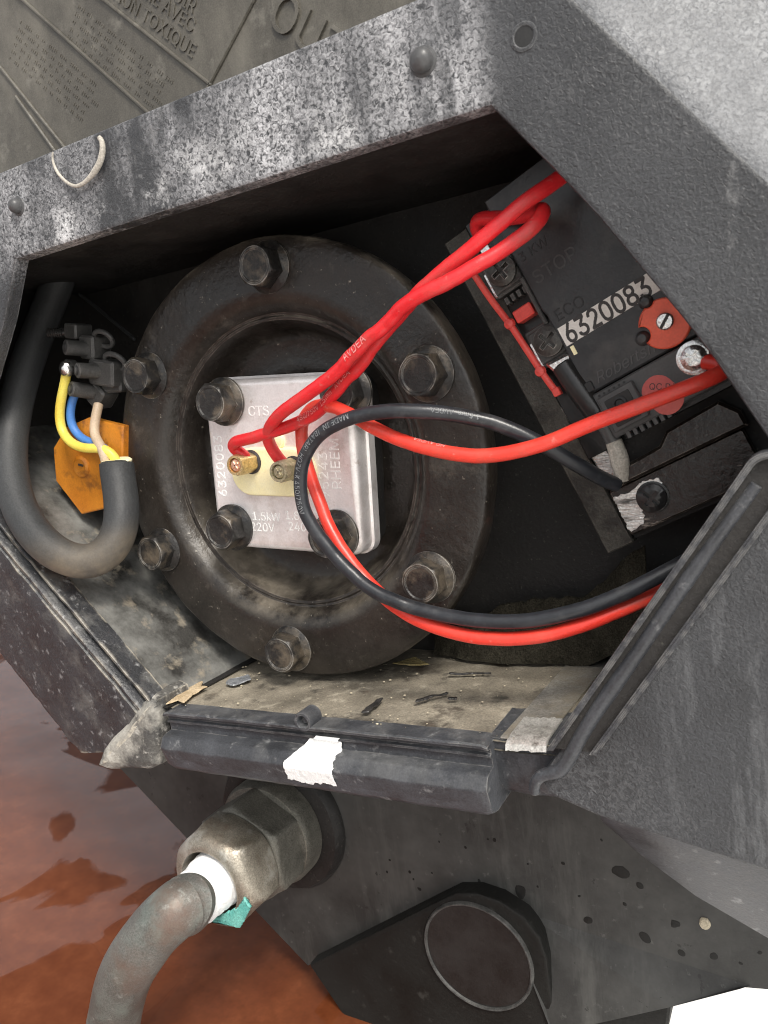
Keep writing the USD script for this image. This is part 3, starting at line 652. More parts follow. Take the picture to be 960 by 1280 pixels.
# white paint splash following the face of the rail
pp = Polygon([(30.3, -87.2, 43.0)[:2], (35.5, -85.8, 43.0)[:2], (37.3, -86.8, 43.0)[:2], (34.9, -93.1, 43.0)[:2], (34.3, -100.4, 43.0)[:2], (34.5, -108.9, 43.0)[:2], (27.6, -109.0, 43.0)[:2], (19.2, -109.8, 43.0)[:2], (13.1, -108.7, 43.0)[:2], (13.8, -101.3, 43.0)[:2], (18.6, -97.8, 43.0)[:2], (21.1, -95.4, 43.0)[:2], (24.1, -94.2, 43.0)[:2], (27.4, -91.0, 43.0)[:2]])
front = [(3.8, 36.8), (4.2, 37.4), (4.9, 37.4), (5.4, 36.2), (8.5, 36.2), (8.95, 39.6), (9.8, 41.6), (13.0, 43.4), (14.0, 43.4), (21.5, 41.0), (23.5, 39.2), (24.4, 36)]
fr = np.array(front); dcum = np.r_[0, np.cumsum(np.linalg.norm(np.diff(fr, axis=0), axis=1))]
tt = np.linspace(0, dcum[-1], 130); prs, prz = np.interp(tt, dcum, fr[:, 0]), np.interp(tt, dcum, fr[:, 1])
NX, NS = 300, 130
xs = np.linspace(-12, 38, NX)
gv = np.array([[(x, -89.8 - s, z + 0.55) for s, z in zip(prs, prz)] for x in xs])
jx = 1.0 * (meshkit.fbm(gv * 0.55, 3, 11) - 0.5)
ins = np.array([[pp.contains(Point(gv[i, j, 0] + 2.2 * jx[i, j], gv[i, j, 1] + 2.2 * jx[i, j])) for j in range(NS)] for i in range(NX)])
fs = []
for i in range(NX - 1):
    for j in range(NS - 1):
        if ins[i, j] and ins[i + 1, j] and ins[i, j + 1] and ins[i + 1, j + 1]:
            k = i * NS + j; fs += [(k, k + NS, k + NS + 1), (k, k + NS + 1, k + 1)]
sp = trimesh.Trimesh(gv.reshape(-1, 3), fs, process=False); sp.remove_unreferenced_vertices()
if sp.face_normals[len(sp.faces) // 2][2] < 0: sp.invert()
obj('paint_splash', sp, 'paint_white', rail)
# left arm
arm_dir = np.array(E_) - np.array(D_); al = np.linalg.norm(arm_dir); arm_dir /= al; ao = np.array([-arm_dir[1], arm_dir[0]])
if ao @ np.array([-1, -1]) < 0: ao = -ao
arm_prof = [(0, 30), (0.0, 38.4), (0.6, 39.2), (1.6, 39.0), (2.2, 36.4), (4.4, 36.0), (5.0, 39.6), (6.0, 40.6), (7.2, 40.4), (8.2, 38.4), (9.4, 40.2), (16.0, 40.0), (19.5, 38.6), (36, 36.0), (52, 33.2), (63.0, 30.8), (67.5, 29.4), (69.0, 27.0), (68.0, 23.0), (20, 24)]
NA = 90; apr = np.array(arm_prof); loops = []
LA = al + 62
for k in range(NA + 1):
    t = k / NA
    sh0 = 2.5 + np.maximum(0, apr[:, 0] - 32) * 0.60
    u = sh0 + (LA - sh0) * t
    w = 1.3 * (meshkit.fbm(np.column_stack([apr[:, 0] * 0.12 + 8, apr[:, 1] * 0.15, u * 0.09]), 4, 8) - 0.5) * np.where(apr[:, 0] > 60, 2.0, 0.7)
    xy = np.array(D_) + np.outer(u, arm_dir) + np.outer(apr[:, 0] + w, ao)
    loops.append(np.column_stack([xy, apr[:, 1] + w * 0.6]))
am = loft(loops, tri=earcut(apr))
if am.volume < 0: am.invert()
obj('left_arm', am, 'arm_plastic', case, label='sloping black lower left side of the casing with chipped pale outer edge')
# dusty moulded corner between the arm and the rail
cor = prism([(-49.5, -91.0), (-51.5, -103.0), (-53.5, -113.5), (-60, -116.5), (-71, -117.5), (-84, -119.5), (-92, -118), (-86, -110), (-76, -101.5), (-68, -96), (-60, -88), (-54, -84.5), (-50.0, -86)], [(20, 0), (34, 0), (38.4, 0.6), (40.6, 2.2), (41.6, 4.5), (41.8, 6.0)])
cor = cor.subdivide().subdivide().subdivide()
cor.vertices += 1.1 * (np.stack([meshkit.fbm(cor.vertices * 0.11, 4, s) for s in (1, 2, 3)], 1) - 0.5)
obj('corner_piece', cor, 'casing_dusty', case, label='rough pale dusty corner at the lower left of the opening')
obj('corner_gap', extr(Polygon([(-47.5, -91), (-51.5, -91), (-56, -113), (-47.8, -113)]), 22, 33.0), 'deep_black', case)
# right end of the rail: groove with pale tab between rail and face panel
gapm = sweep([(0, 10), (0, 33.0), (6, 33.4), (14, 32.5), (20, 29), (23, 24), (23, 10)], (88.5, -89.8), (112.0, -89.8), (0, -1), 14, 1.0, 15)
obj('corner_gap', gapm, 'casing_smooth', case)
tabm = sweep([(-0.6, 18), (-0.9, 30), (-0.4, 34.5), (0.4, 36.0), (2.2, 36.6), (2.5, 35.9), (1.0, 35.2), (0.2, 33), (0.1, 18)], (95.5, -89.6), (108.5, -89.0), (0, -1), 14, 1.0, 25)
obj('metal_tab', tabm, 'worn_tab', case, label='bright folded metal tab between the rail and the right lip')
rp = [(170.8, -13.2, 38.0), (161.6, -25.4, 38.0), (150.8, -40.2, 38.0), (139.1, -57.0, 38.0), (129.2, -70.7, 38.0), (120.6, -83.5, 38.0), (115.5, -92.1, 38.0), (112.0, -96.0, 38.0), (108.4, -97.3, 38.0), (105.4, -99.4, 38.0), (104.0, -104.1, 37.5)]
rdg = tube([(p[0], p[1], p[2] + 0.2) for p in rp], [1.5, 1.7, 1.9, 2.0, 2.0, 2.1, 2.2, 2.2, 2.1, 2.0, 1.6], 90, 16, 0.15, 4)
obj('outer_ridge', rdg, 'casing_smooth', case)
# inner walls of the compartment
ZB = -44.0
names = ['right_inner_wall', 'lip_inner_wall', 'shelf', 'left_inner_wall', 'far_left_inner_wall', 'top_inner_wall']
for k in range(6):
    P, Q = np.array(HEXI[k]), np.array(HEXI[(k + 1) % 6])
    d = (Q - P) / np.linalg.norm(Q - P); o = np.array([-d[1], d[0]])
    if o @ ((P + Q) / 2 - np.array([20, 0])) < 0: o = -o
    nm = 'inner_wall' if names[k] != 'shelf' else 'shelf'
    z1 = {0: 32.0, 5: 32.0}.get(k, 34.0)
    nu, nw = 50, 20
    us, ws = np.linspace(-3, np.linalg.norm(Q - P) + 3, nu), np.linspace(ZB, z1, nw)
    top_v = np.array([[(*(P + d * u), w) for w in ws] for u in us]).reshape(-1, 3)
    dis = (meshkit.fbm(top_v * 0.05, 3, 20 + k) - 0.5) * (1.2 if k in (2, 3) else 0.6) + 0.5
    top_v[:, :2] += o * dis[:, None]
    bot_v = top_v.copy(); bot_v[:, :2] += o * 3.0
    fs = []
    for i in range(nu - 1):
        for j in range(nw - 1):
            a = i * nw + j; fs += [(a, a + 1, a + nw + 1), (a, a + nw + 1, a + nw)]
    wm = trimesh.Trimesh(top_v, fs, process=False)
    if wm.face_normals[100][:2] @ o > 0: wm.invert()
    wb = trimesh.Trimesh(bot_v, fs, process=False)
    if wb.face_normals[100][:2] @ o < 0: wb.invert()
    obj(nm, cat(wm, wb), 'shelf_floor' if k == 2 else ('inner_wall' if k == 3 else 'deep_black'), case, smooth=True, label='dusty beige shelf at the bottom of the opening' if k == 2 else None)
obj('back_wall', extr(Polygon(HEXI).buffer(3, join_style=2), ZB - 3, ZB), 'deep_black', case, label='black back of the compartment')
# seam strips on the shelf
s1 = extr(Polygon([(-52.5, -36), (-47, -36), (-45, 33), (-49, 33)]), 0, 0.5)
s1.vertices = s1.vertices[:, [0, 2, 1]] * np.array([1, 1, -1]) + np.array([0, -89.9, 0]); s1.fix_normals()
obj('seam', s1, 'deep_black', case)
s2 = extr(Polygon([(96.5, 40), (98.0, -38.5), (111, -34), (112.5, 38)]), 0, 0.5)
s2.vertices = s2.vertices[:, [0, 2, 1]] + np.array([0, -90.2, 0])
s2 = extr(Polygon([(93.0, -33.5), (107.0, -33.5), (110.5, 36), (96.0, 36)]), 0, 0.5)
s2.vertices = s2.vertices[:, [0, 2, 1]] * np.array([1, 1, -1]) + np.array([0, -89.6, 0]); s2.fix_normals()
obj('corner_strip', s2, 'dusty_aluminium', case, label='pale worn metal strip at the right end of the shelf')
# pins, rivet and hole on the top band
for p, r in (((95.8, 108.4, 38.0), 3.3), ((-75.6, 109.7, 38.0), 2.7)):
    obj('pin', lathe([(r + 0.9, 37.8), (r + 0.6, 38.3), (r, 38.5), (r, 39.4), (r * 0.88, 40.6), (r * 0.6, 41.4), (r * 0.25, 41.8), (0, 41.9)], 28, (p[0], p[1], 0)), 'pin_plastic', case)
hp = (124.1, 105.6, 38.0)
obj('pin_hole', lathe([(2.6, 37.9), (2.5, 38.08), (0, 38.1)], 28, (hp[0], hp[1], 0)), 'emboss', case)
obj('hole_rim', lathe([(3.7, 37.9), (3.5, 38.25), (3.1, 38.4), (2.7, 38.3), (2.5, 38.05)], 28, (hp[0], hp[1], 0), False), 'casing_plastic', case)
# curled pale scrap on the band
cs_ = [(-50.2, 122.5, 39.6), (-50.4, 116.5, 39.4), (-46.0, 111.0, 39.4), (-40.5, 108.5, 39.6), (-33.4, 110.1, 39.6), (-27.4, 113.9, 39.8), (-25.1, 118.5, 40.0), (-25.9, 120.8, 40.2)]
top('rubber_scrap', tube(cs_, [0.3, 0.5, 0.6, 0.6, 0.8, 1.2, 1.2, 0.9], 50, 10, 0.3, 3), 'pale_rubber', 'curled pale rubber scrap stuck on the left of the chalky casing band', 'rubber scrap', cs_[3])

# ================================================================== FLANGE
FCX, FCY = -0.4, -0.8
flange = thing('flange', 'round black painted steel flange with six hex bolts and a dished centre', 'flange', (FCX, FCY, -10))
prof = [(66, -44), (66, -11), (83, -10.8), (85.6, -10), (86.7, -8), (86.7, -2.4), (86.2, -0.9), (84.8, 0.0), (81, 0.5), (72, 1.0), (68, 1.6), (65.5, 1.5), (63.0, 0.6), (61.0, -1.2), (59.6, -3.6), (58.8, -5.0), (58.0, -5.2), (57.2, -4.6), (56.2, -4.8), (55.2, -6.4), (54.0, -10), (52.6, -15), (51.0, -18), (48, -19.2), (40, -19.6), (38, -19.0), (36, -19.8), (20, -20), (0, -20)]
fp = []
for i in range(len(prof) - 1):                            # denser so that the wobble shows
    (r0, z0), (r1, z1) = prof[i], prof[i + 1]
    k = max(1, int(math.hypot(r1 - r0, z1 - z0) / 4)); fp += [(r0 + (r1 - r0) * t / k, z0 + (z1 - z0) * t / k) for t in range(k)]
fp.append(prof[-1])
fm = lathe(fp, 160)
fm.vertices[:, 2] += 0.5 * (meshkit.fbm(fm.vertices * 0.05, 3, 31) - 0.5)
rr = np.linalg.norm(fm.vertices[:, :2], axis=1, keepdims=True)
ch = np.where(rr > 84, 1.0 * (meshkit.fbm(fm.vertices * 0.09, 3, 33)[:, None] - 0.5), 0)
fm.vertices[:, :2] *= 1 + ch / np.maximum(rr, 1)
obj('ring', at(fm, FCX, FCY), 'flange_paint', flange, smooth=40)


def bolt(x, y, z, rot, parent, k=1.0, mat='bolt_black', tilt=0.0):
    n = 60
    hx = loft([hexloop(14.4 * k, 2.2, n, None, rot), hexloop(14.4 * k, 7.4, n, None, rot), hexloop(14.4 * k, 8.6, n, 7.7 * k, rot), hexloop(14.4 * k, 9.2, n, 7.0 * k, rot), hexloop(14.4 * k, 9.2, n, 6.2 * k, rot), hexloop(14.4 * k, 8.8, n, 5.7 * k, rot), hexloop(14.4 * k, 8.75, n, 2.0 * k, rot)])
    wa = lathe([(9.9 * k, -0.3), (9.9 * k, 0.9), (9.3 * k, 1.4), (8.0 * k, 2.3), (7.0 * k, 2.6)], 36)
    hx.vertices += 0.25 * (np.stack([meshkit.noise(hx.vertices * 0.4 + rot + s) for s in (0, 7, 13)], 1) - 0.5)
    b = obj('bolt', at(hx, x, y, z), mat, parent, smooth=28)
    obj('washer', at(wa, x, y, z), mat, b, smooth=30)


for k, (p, rot) in enumerate(zip(((9.4, 76.1, 1.0), (69.4, 28.6, 1.0), (60.1, -43.4, 1.0), (-7.3, -73.0, 1.0), (-68.7, -30.0, 1.0), (-59.0, 44.9, 1.0)), (8, 20, 3, 14, 28, 10))):
    bolt(p[0] - 1.0, p[1] - 2.4, 0.7, rot, flange, 0.98)

# ================================================================== HEATING ELEMENT
el = thing('heating_element', 'square silver heating element plate with stamped figures, cream insulator and two brass terminals', 'heating element', (4, -1, -12))
ERC, EROT = (-0.6, -0.6), -5.0
PZ = 1.0


def ep(u, v):
    a = math.radians(EROT); return (ERC[0] + u * math.cos(a) - v * math.sin(a), ERC[1] + u * math.sin(a) + v * math.cos(a))


pl = prism(rrect(72.5, 70.5, 6, 8, ERC, EROT), [(-12, 0), (-7.5, 0), (-7.0, 0.9), (-1.8, 0.9), (-0.6, 1.2), (0.5, 2.2), (1.0, 3.6)])
plate = obj('plate', pl, 'element_steel', el, smooth=40)
obj('gasket', prism(rrect(70, 68, 8, 8, ERC, EROT), [(-20.2, 0), (-12.5, 0), (-11.9, 0.2)]), 'deep_black', el)
for p, rot in (((-22.1, 27.2, 1.5), 15), ((-28.0, -23.9, 1.5), 4), ((21.9, -28.6, 1.5), 22), ((35.9, 24.0, 1.5), 10)):
    bolt(p[0], p[1], PZ + 0.4, rot, el, 0.98)
st = [('6320083', 4.2, 90 + EROT, (-29.3, -11.5, 1.0)), ('95243', 4.2, 90 + EROT, (20.6, -15.3, 1.0)), ('RHEEM', 4.2, 90 + EROT, (26.5, -11.9, 1.0)), ('1.5kW', 3.4, EROT, (-18.3, -21.4, 1.0)), ('220V', 3.4, EROT, (-19.9, -25.7, 1.0)), ('1.8kW', 3.4, EROT, (-1.8, -21.8, 1.0)), ('240V', 3.4, EROT, (-1.1, -26.3, 1.0)), ('CTS', 3.8, EROT, (-12.0, 20.3, 1.0))]
for s, h, rot, p in st:
    obj('stamped_text', text(s, h, 0.16, rot, (p[0], p[1], PZ - 0.04)), 'stamp_white', plate, smooth=False)
ic = (-2.6, -2.6, 2.0)
obj('insulator', prism(rrect(40, 19, 9.4, 8, (ic[0] - 0.5, ic[1]), EROT), [(0.8, 0), (2.8, 0), (3.6, 0.5), (3.9, 1.4)]), 'cream_ceramic', el)
obj('insulator_nib', lathe([(3, 0.9), (3, 2.2), (2.2, 2.8), (0, 3)], 20, ((0.8, 9.1, 2.0)[0], (0.8, 9.1, 2.0)[1], 0)), 'cream_ceramic', el)
TERM = []
for p, mt in (((-11.6, 2.3, 3.0), 'brass'), ((8.3, -1.7, 3.0), 'brass_green')):
    n = 28
    t = loft([hexloop(7.6, 3.6, n, 4.2), hexloop(7.6, 13.2, n, 4.2), hexloop(7.6, 14.2, n, 3.8), hexloop(7.6, 14.2, n, 2.9), hexloop(7.6, 12.4, n, 2.7)])
    tm = obj('terminal', at(t, p[0], p[1]), mt, el, smooth=30)
    obj('terminal_screw', at(cat(lathe([(2.6, 12.0), (2.6, 13.2), (2.2, 13.7), (0, 13.8)], 20), xf(rbox(3.4, 0.8, 13.7, 14.2, 0.2, 0.1), 30), xf(rbox(3.4, 0.8, 13.7, 14.2, 0.2, 0.1), 120)), p[0], p[1]), 'copper_bright' if mt == 'brass' else 'brass_green', tm)
    TERM.append(p)
    obj('terminal_collar', at(lathe([(4.8, 3.6), (4.8, 4.4), (4.1, 4.9)], 24), p[0], p[1]), 'ink', el)

# ================================================================== WIRES


def print_on(pts, r, s, h, start, ang, n=400, flip=False):
    """lettering wrapped on a wire's jacket"""
    P, t = spline(pts, 220)
    tt = np.linspace(0, 1, len(P)); P = P + 1.6 * np.sin(PI * tt)[:, None] * (np.stack([meshkit.fbm(np.column_stack([tt * 22 + 1, tt * 0, tt * 0]), 3, q) for q in (51, 52, 53)], 1) - 0.5)
    T, N, B = frames(P)
    m = meshkit.text_mesh(s, h, 0.05); m = m.subdivide_to_size(0.6) if hasattr(m, 'subdivide_to_size') else m
    v = np.array(m.vertices); sg = -1 if flip else 1
    ss = np.clip(start + sg * v[:, 0], 0, t[-1]); a = math.radians(ang) - sg * (v[:, 1] - h / 2) / r
    ip = lambda Q: np.stack([np.interp(ss, t, Q[:, k]) for k in range(3)], 1)
    p, nn, bb = ip(P), ip(N), ip(B)
    dirn = np.cos(a)[:, None] * nn + np.sin(a)[:, None] * bb
    return trimesh.Trimesh(p + dirn * (r * 1.02 + 0.02 + v[:, 2:3] * 0.6), m.faces, process=False)


WR = 2.3
t1, t2 = TERM
wire1 = [(129.6, 82.7, 4.0), (122.2, 74.8, 14.0), (112.7, 69.0, 20.0), (101.0, 61.6, 24.0), (86.2, 53.9, 25.0), (76.7, 48.2, 24.0), (66.6, 41.3, 23.0), (55.9, 33.7, 22.0), (42.1, 24.3, 20.0), (27.9, 17.2, 18.0), (12.4, 13.8, 17.0), (-1.8, 11.9, 15.0), (-10.6, 11.0, 12.5), (-13.9, 8.8, 10.0), (-11.4, 5.9, 8.8), (t1[0] + 0.5, t1[1] + 1.5, 8.0)]
wire2 = [(90.5, 67.5, -10.0), (88.7, 70.2, -8.0), (90.0, 72.9, -5.0), (95.3, 72.6, -2.0), (104.4, 69.9, 3.0), (112.7, 68.7, 9.0), (117.4, 67.6, 14.0), (116.9, 64.5, 18.0), (112.1, 60.5, 21.0), (102.3, 55.1, 26.0), (89.3, 50.2, 30.0), (78.2, 47.0, 30.0), (61.6, 38.7, 28.0), (43.5, 29.2, 26.0), (26.1, 22.0, 24.0), (14.1, 16.8, 20.0), (6.9, 11.7, 15.0), (5.3, 5.6, 10.5), (t2[0] - 1.0, t2[1] + 2.0, 8.2)]
w3 = [(156.5, 18.1, 1.0), (162.2, 15.1, 5.0), (154.9, 12.2, 9.0), (139.6, 8.0, 12.0), (126.1, 4.3, 15.0), (111.9, 0.2, 18.0), (96.9, -1.7, 20.0), (81.7, 0.3, 22.0), (66.6, 5.5, 22.0), (55.4, 11.6, 22.0), (45.4, 17.4, 21.0), (36.2, 20.2, 18.0), (26.5, 19.0, 14.0), (20.6, 13.3, 12.0), (20.3, 3.8, 13.0), (23.6, -7.4, 15.0), (30.6, -22.4, 18.0), (38.8, -35.3, 20.0), (50.4, -47.8, 21.0), (65.3, -56.1, 22.0), (82.3, -60.3, 22.0), (98.0, -61.3, 20.0), (113.0, -58.9, 17.0), (127.1, -54.5, 12.0), (137.4, -50.8, 6.0), (143.5, -47.6, 0.0)]
w4 = [(127.5, -17.1, -4.0), (122.2, -12.9, 1.0), (111.3, -2.8, 9.0), (96.1, 7.4, 15.0), (82.4, 12.5, 20.0), (71.0, 15.2, 25.0), (58.0, 15.8, 28.0), (45.3, 13.7, 28.0), (34.0, 7.7, 27.0), (27.3, -1.3, 26.0), (26.0, -12.6, 26.0), (29.9, -23.0, 26.0), (37.1, -33.7, 25.0), (50.0, -44.4, 25.0), (66.9, -51.2, 24.0), (83.4, -54.3, 23.0), (99.0, -55.1, 21.0), (116.4, -52.6, 18.0), (132.8, -47.0, 13.0), (144.5, -41.7, 8.0), (152.7, -38.1, 3.0)]
WIRES = [('red_wire', wire1, 'red_pvc', 'red wire ending at the left brass terminal, passing under the other red wire', 'wire', [('450/750V  1.5mm   AVDEA', 1.7, 132, 20)], 'wire_print'),
         ('red_wire', wire2, 'red_pvc', 'red wire ending at the second brass terminal, hooked back behind the thermostat', 'wire', [('AVDEA', 2.4, 122, 20)], 'wire_print'),
         ('orange_wire', w3, 'orange_pvc', 'orange red wire looping from the chrome screw behind the black wire to the lower right', 'wire', [('HD AVDEA', 1.6, 95, 60)], 'wire_print'),
         ('black_wire', w4, 'black_pvc', 'long black wire looping across the plate in front of the orange red wire', 'wire', [('MADE IN  (BATAR)  HO7V-K 450/750V', 1.8, 92, 15), ('1.5mm  AVDEA', 1.6, 50, 15)], 'wire_print_grey')]
for nm, pts, mt, lab, ct, prints, pm in WIRES:
    w = thing(nm, lab, ct, pts[len(pts) // 2])
    ins_ = obj('insulation', tube(pts, WR if nm != 'black_wire' else 2.4, 220, 20, 0.05, 1, 1.6), mt, w, smooth=50)
    for s, h, start, ang in prints:
        obj('printing', print_on(pts, WR if nm != 'black_wire' else 2.4, s, h, start, ang, flip=nm == 'red_wire'), pm, ins_, smooth=False)

# ================================================================== THERMOSTAT (its own axes, turned 22.5 degrees on the back of the compartment)
TO = np.array([128.7, -36.2, 0.0])


def th(m): return xf(m, 22.5, TO)


def bx(u0, u1, v0, v1, z0, z1, r=0.6, bev=0.35): return th(rbox(u1 - u0, v1 - v0, z0, z1, r, bev, ((u0 + u1) / 2, (v0 + v1) / 2)))


def cyl(u, v, prof, n=36): return th(lathe(prof, n, (u, v, 0)))


def phillips(r, z, k=1.0):
    """a pan head with a cross recess"""
    import manifold3d as m3
    head = m3.Manifold.cylinder(1.6, r, r * 0.98, 40) + m3.Manifold.cylinder(0.9, r * 0.98, r * 0.62, 40).translate((0, 0, 1.6))
    cr = m3.Manifold.cube((r * 1.25, r * 0.27, 3), True) + m3.Manifold.cube((r * 0.27, r * 1.25, 3), True)
    h = head - cr.translate((0, 0, 2.4)).rotate((0, 0, 12 * k))
    q = h.to_mesh(); m = trimesh.Trimesh(q.vert_properties[:, :3], q.tri_verts, process=False); m.apply_translation((0, 0, z))
    return m


brk = thing('mounting_bracket', 'dark steel bracket behind the thermostat with scraped bare metal patches', 'bracket', (120, 0, -14))
obj('rail', bx(-9.0, 0.6, -1.5, 118, -16, -9.5, 0.5, 0.5), 'steel_rail', brk)
obj('base_plate', bx(0.4, 60, -1.0, 118, -16, -12.6), 'deep_black', brk)
obj('lower_tab', bx(1.2, 46, 1.0, 17.0, -12.8, -8.0, 1.0, 0.6), 'painted_bracket', brk)
obj('ridge', th(prism([(7, 17.2), (10, 22.5), (23, 23.2), (27, 26.5), (44, 27.5), (48, 22), (48, 17.2)], [(-12.7, 0), (-5.0, 0), (-4.0, 0.9)])), 'painted_bracket', brk)
obj('scraped_strip', th(patch([(0.2, 49), (6.5, 48.0), (7.0, 34), (8.4, 18.5), (2.2, 20.5), (0.8, 36)], -9.6, 1.2, jag=0.25, seed=2)), 'scratched_steel', brk, label='strip of bright scratched bare steel')
obj('scraped_patch', th(patch([(1.4, 2.2), (1.8, 15.2), (7.5, 14.0), (12, 15.5), (18, 14.4), (17.5, 11.5), (9, 8), (7, 3.0)], -8.05, 0.25, jag=0.7, seed=5)), 'scratched_steel', brk, label='bare metal worn round the lower screw')
obj('screw', cat(th(at(phillips(4.6, -7.6, 2), 13.2, 9.5)), cyl(13.2, 9.5, [(5.2, -8.0), (5.2, -7.5), (4.2, -7.3)])), 'gloss_black', brk)

ts = thing('thermostat', 'black thermostat with white number strip 6320083, red dial and red test sticker', 'thermostat', (150, 20, -12))
obj('base', bx(0.8, 60, 29.5, 118, -12.4, -7.5), 'gloss_black', ts)
obj('cover', th(prism(np.array([(12.6, 47.4), (60, 47.4), (60, 118), (12.0, 118), (12.0, 78), (12.6, 76), (12.6, 62)]), [(-8, 0), (-0.6, 0), (0, 0.5)])), 'thermostat_black', ts)
obj('lower_cover', bx(13.4, 58, 31.5, 46.9, -8, 0.6, 0.8, 0.5), 'thermostat_grey', ts)
obj('rib', bx(10.2, 11.6, 74, 91, -7.6, -0.8, 0.3), 'grey_plastic', ts)
for (u, v), k in (((6.3, 96.5), 1), ((9.0, 69.0), 2)):
    tb = obj('terminal_block', bx(u - 6.6, u + 5.8, v - 6.6, v + 6.6, -7.6, -3.4, 0.8, 0.5), 'grey_plastic', ts)
    obj('clamp_plate', bx(u - 5.6, u + 4.9, v - 5.4, v + 5.2, -3.3, -2.3, 0.6, 0.3), 'grey_plastic', tb)
    obj('terminal_edge', bx(u - 6.4, u - 5.3, v - 6.2, v + 2.6, -3.6, -2.6, 0.3, 0.2), 'silver', tb)
    obj('screw', th(at(phillips(5.0, -2.3, k), u, v)), 'screw_dark', tb, smooth=30)
for k in range(4):
    obj('terminal_tooth', bx(2.0 + k * 2.3, 3.4 + k * 2.3, 86.6, 88.9, -7.4, -3.2, 0.2, 0.2), 'grey_plastic', ts)
for (a, b) in (((15.0, 63.2), (16.2, 66.5)),):
    obj('yellow_tab', bx(14.3, 15.6, 60.6, 63.6, -1, 0.1, 0.2, 0.1), 'cream_ceramic', ts)
obj('silver_tab', bx(2.6, 6.4, 104.6, 109.5, -7.4, -2.4, 0.5, 0.4), 'silver', ts)
obj('red_pin', bx(2.6, 9.2, 79.2, 83.4, -7.4, -2.0, 0.5, 0.4), 'red_plastic', ts)
rs = [(-2.6, 101.5, -2.6), (-0.6, 86, -2.2), (0.4, 79.5, -2.2), (1.8, 65, -2.2), (3.4, 53.4, -2.4)]
lev = obj('red_lever', th(tube(rs, 1.15, 50, 12)), 'red_plastic', ts)
for (u, v) in ((0.3, 80.6), (1.9, 62.0)):
    obj('lever_knot', th(lathe([(1.5, -3.4), (1.9, -2.4), (1.5, -0.8), (0, -0.4)], 16, (u, v, 0))), 'red_plastic', lev)
obj('lever_end', bx(2.3, 4.7, 52.2, 55.0, -3.6, -0.9, 0.4, 0.3), 'red_plastic', lev)
obj('ferrule', th(prism([(4.6, 63.0), (13.4, 62.4), (12.6, 58.6), (6.2, 58.2)], [(-4.5, 0), (-1.6, 0), (-0.9, 0.8)])), 'silver', ts, label='bright metal ferrule below the second terminal screw')
obj('crimp_sleeve', th(tube([(9.3, 60.0, -2.6), (10.4, 50.0, -2.4), (11.4, 41.5, -2.8)], [3.9, 4.1, 3.9], 24, 22)), 'gloss_black', ts)
obj('lead', th(tube([(11.4, 42, -3), (11.8, 36, -3.4), (11.0, 28, -4.4), (8.6, 19.8, -5.6)], 2.5, 40, 16)), 'thermostat_grey', ts)
obj('lead_end', th(tube([(11.6, 31, -3.9), (10.2, 24.5, -4.6), (8.2, 18.8, -5.6)], [2.6, 3.0, 2.4], 24, 16)), 'pale_rubber', ts, label='greyish bare end of the lead above the bracket ridge')
# plug well in the lower cover
obj('plug_well', bx(14.6, 26.4, 33.0, 45.0, 0.4, 2.6, 0.6, 0.4), 'thermostat_grey', ts)
obj('plug_inset', bx(16.2, 24.4, 34.2, 43.2, 2.5, 2.75, 0.5, 0.1), 'gloss_black', ts)
obj('plug_step', bx(15.2, 25.6, 36.6, 38.6, 2.6, 3.6, 0.3, 0.3), 'thermostat_grey', ts)
obj('plug_hole', cyl(20.3, 40.4, [(2.2, 2.6), (2.2, 3.3), (1.5, 3.5), (1.2, 2.9), (0, 2.8)], 24), 'emboss', ts)
for k in range(7):
    obj('vent_tooth', bx(17.0 + k * 2.2, 18.3 + k * 2.2, 29.6, 32.0, -4, 0.3, 0.15, 0.15), 'thermostat_grey', ts)
for k in range(6):
    obj('lettering', th(text('▪'[0:0] or '.', 4, 0.12, 0, (14.6 + k * 1.7, 45.3, 0.58))), 'emboss', ts, smooth=False)
obj('stub', bx(12.8, 15.2, 48.0, 51.2, -2, 0.7, 0.3, 0.2), 'emboss', ts)
# number strip
lb_ = obj('number_strip', th(prism([(13.6, 64.2), (60, 64.2), (60, 70.6), (13.6, 70.6)], [(-0.05, 0), (0.10, 0.02), (0.14, 0.1)])), 'label_white', ts, label='white paper strip printed 6320083')
for k, chh in enumerate('6320083'):
    m = meshkit.text_mesh(chh, 6.0, 0.06, True); m.apply_translation((-m.bounds[:, 0].mean(), 0, 0)); m.apply_scale([0.82, 1, 1]); m.apply_translation((16.6 + k * 4.15, 64.4, 0.13))
    obj('digit', th(m), 'ink', lb_, smooth=False)
obj('lettering', th(text('ECO', 3.6, 0.2, 0, (14.6, 72.4, -0.05))), 'emboss', ts, smooth=False)
obj('lettering', th(text('STOP', 4.2, 0.15, 0, (14.2, 86.0, -0.05))), 'emboss_light', ts, smooth=False)
obj('lettering', th(text('3 KW', 3.0, 0.2, 0, (13.2, 94.6, -0.05))), 'emboss', ts, smooth=False)
sc = text('Robertshaw', 3.4, 0.35, 0, (0, 0, 0)); sc.vertices[:, 0] += sc.vertices[:, 1] * 0.35; sc.apply_translation((16.5, 49.2, -0.05))
obj('lettering', th(sc), 'thermostat_grey', ts, smooth=False)
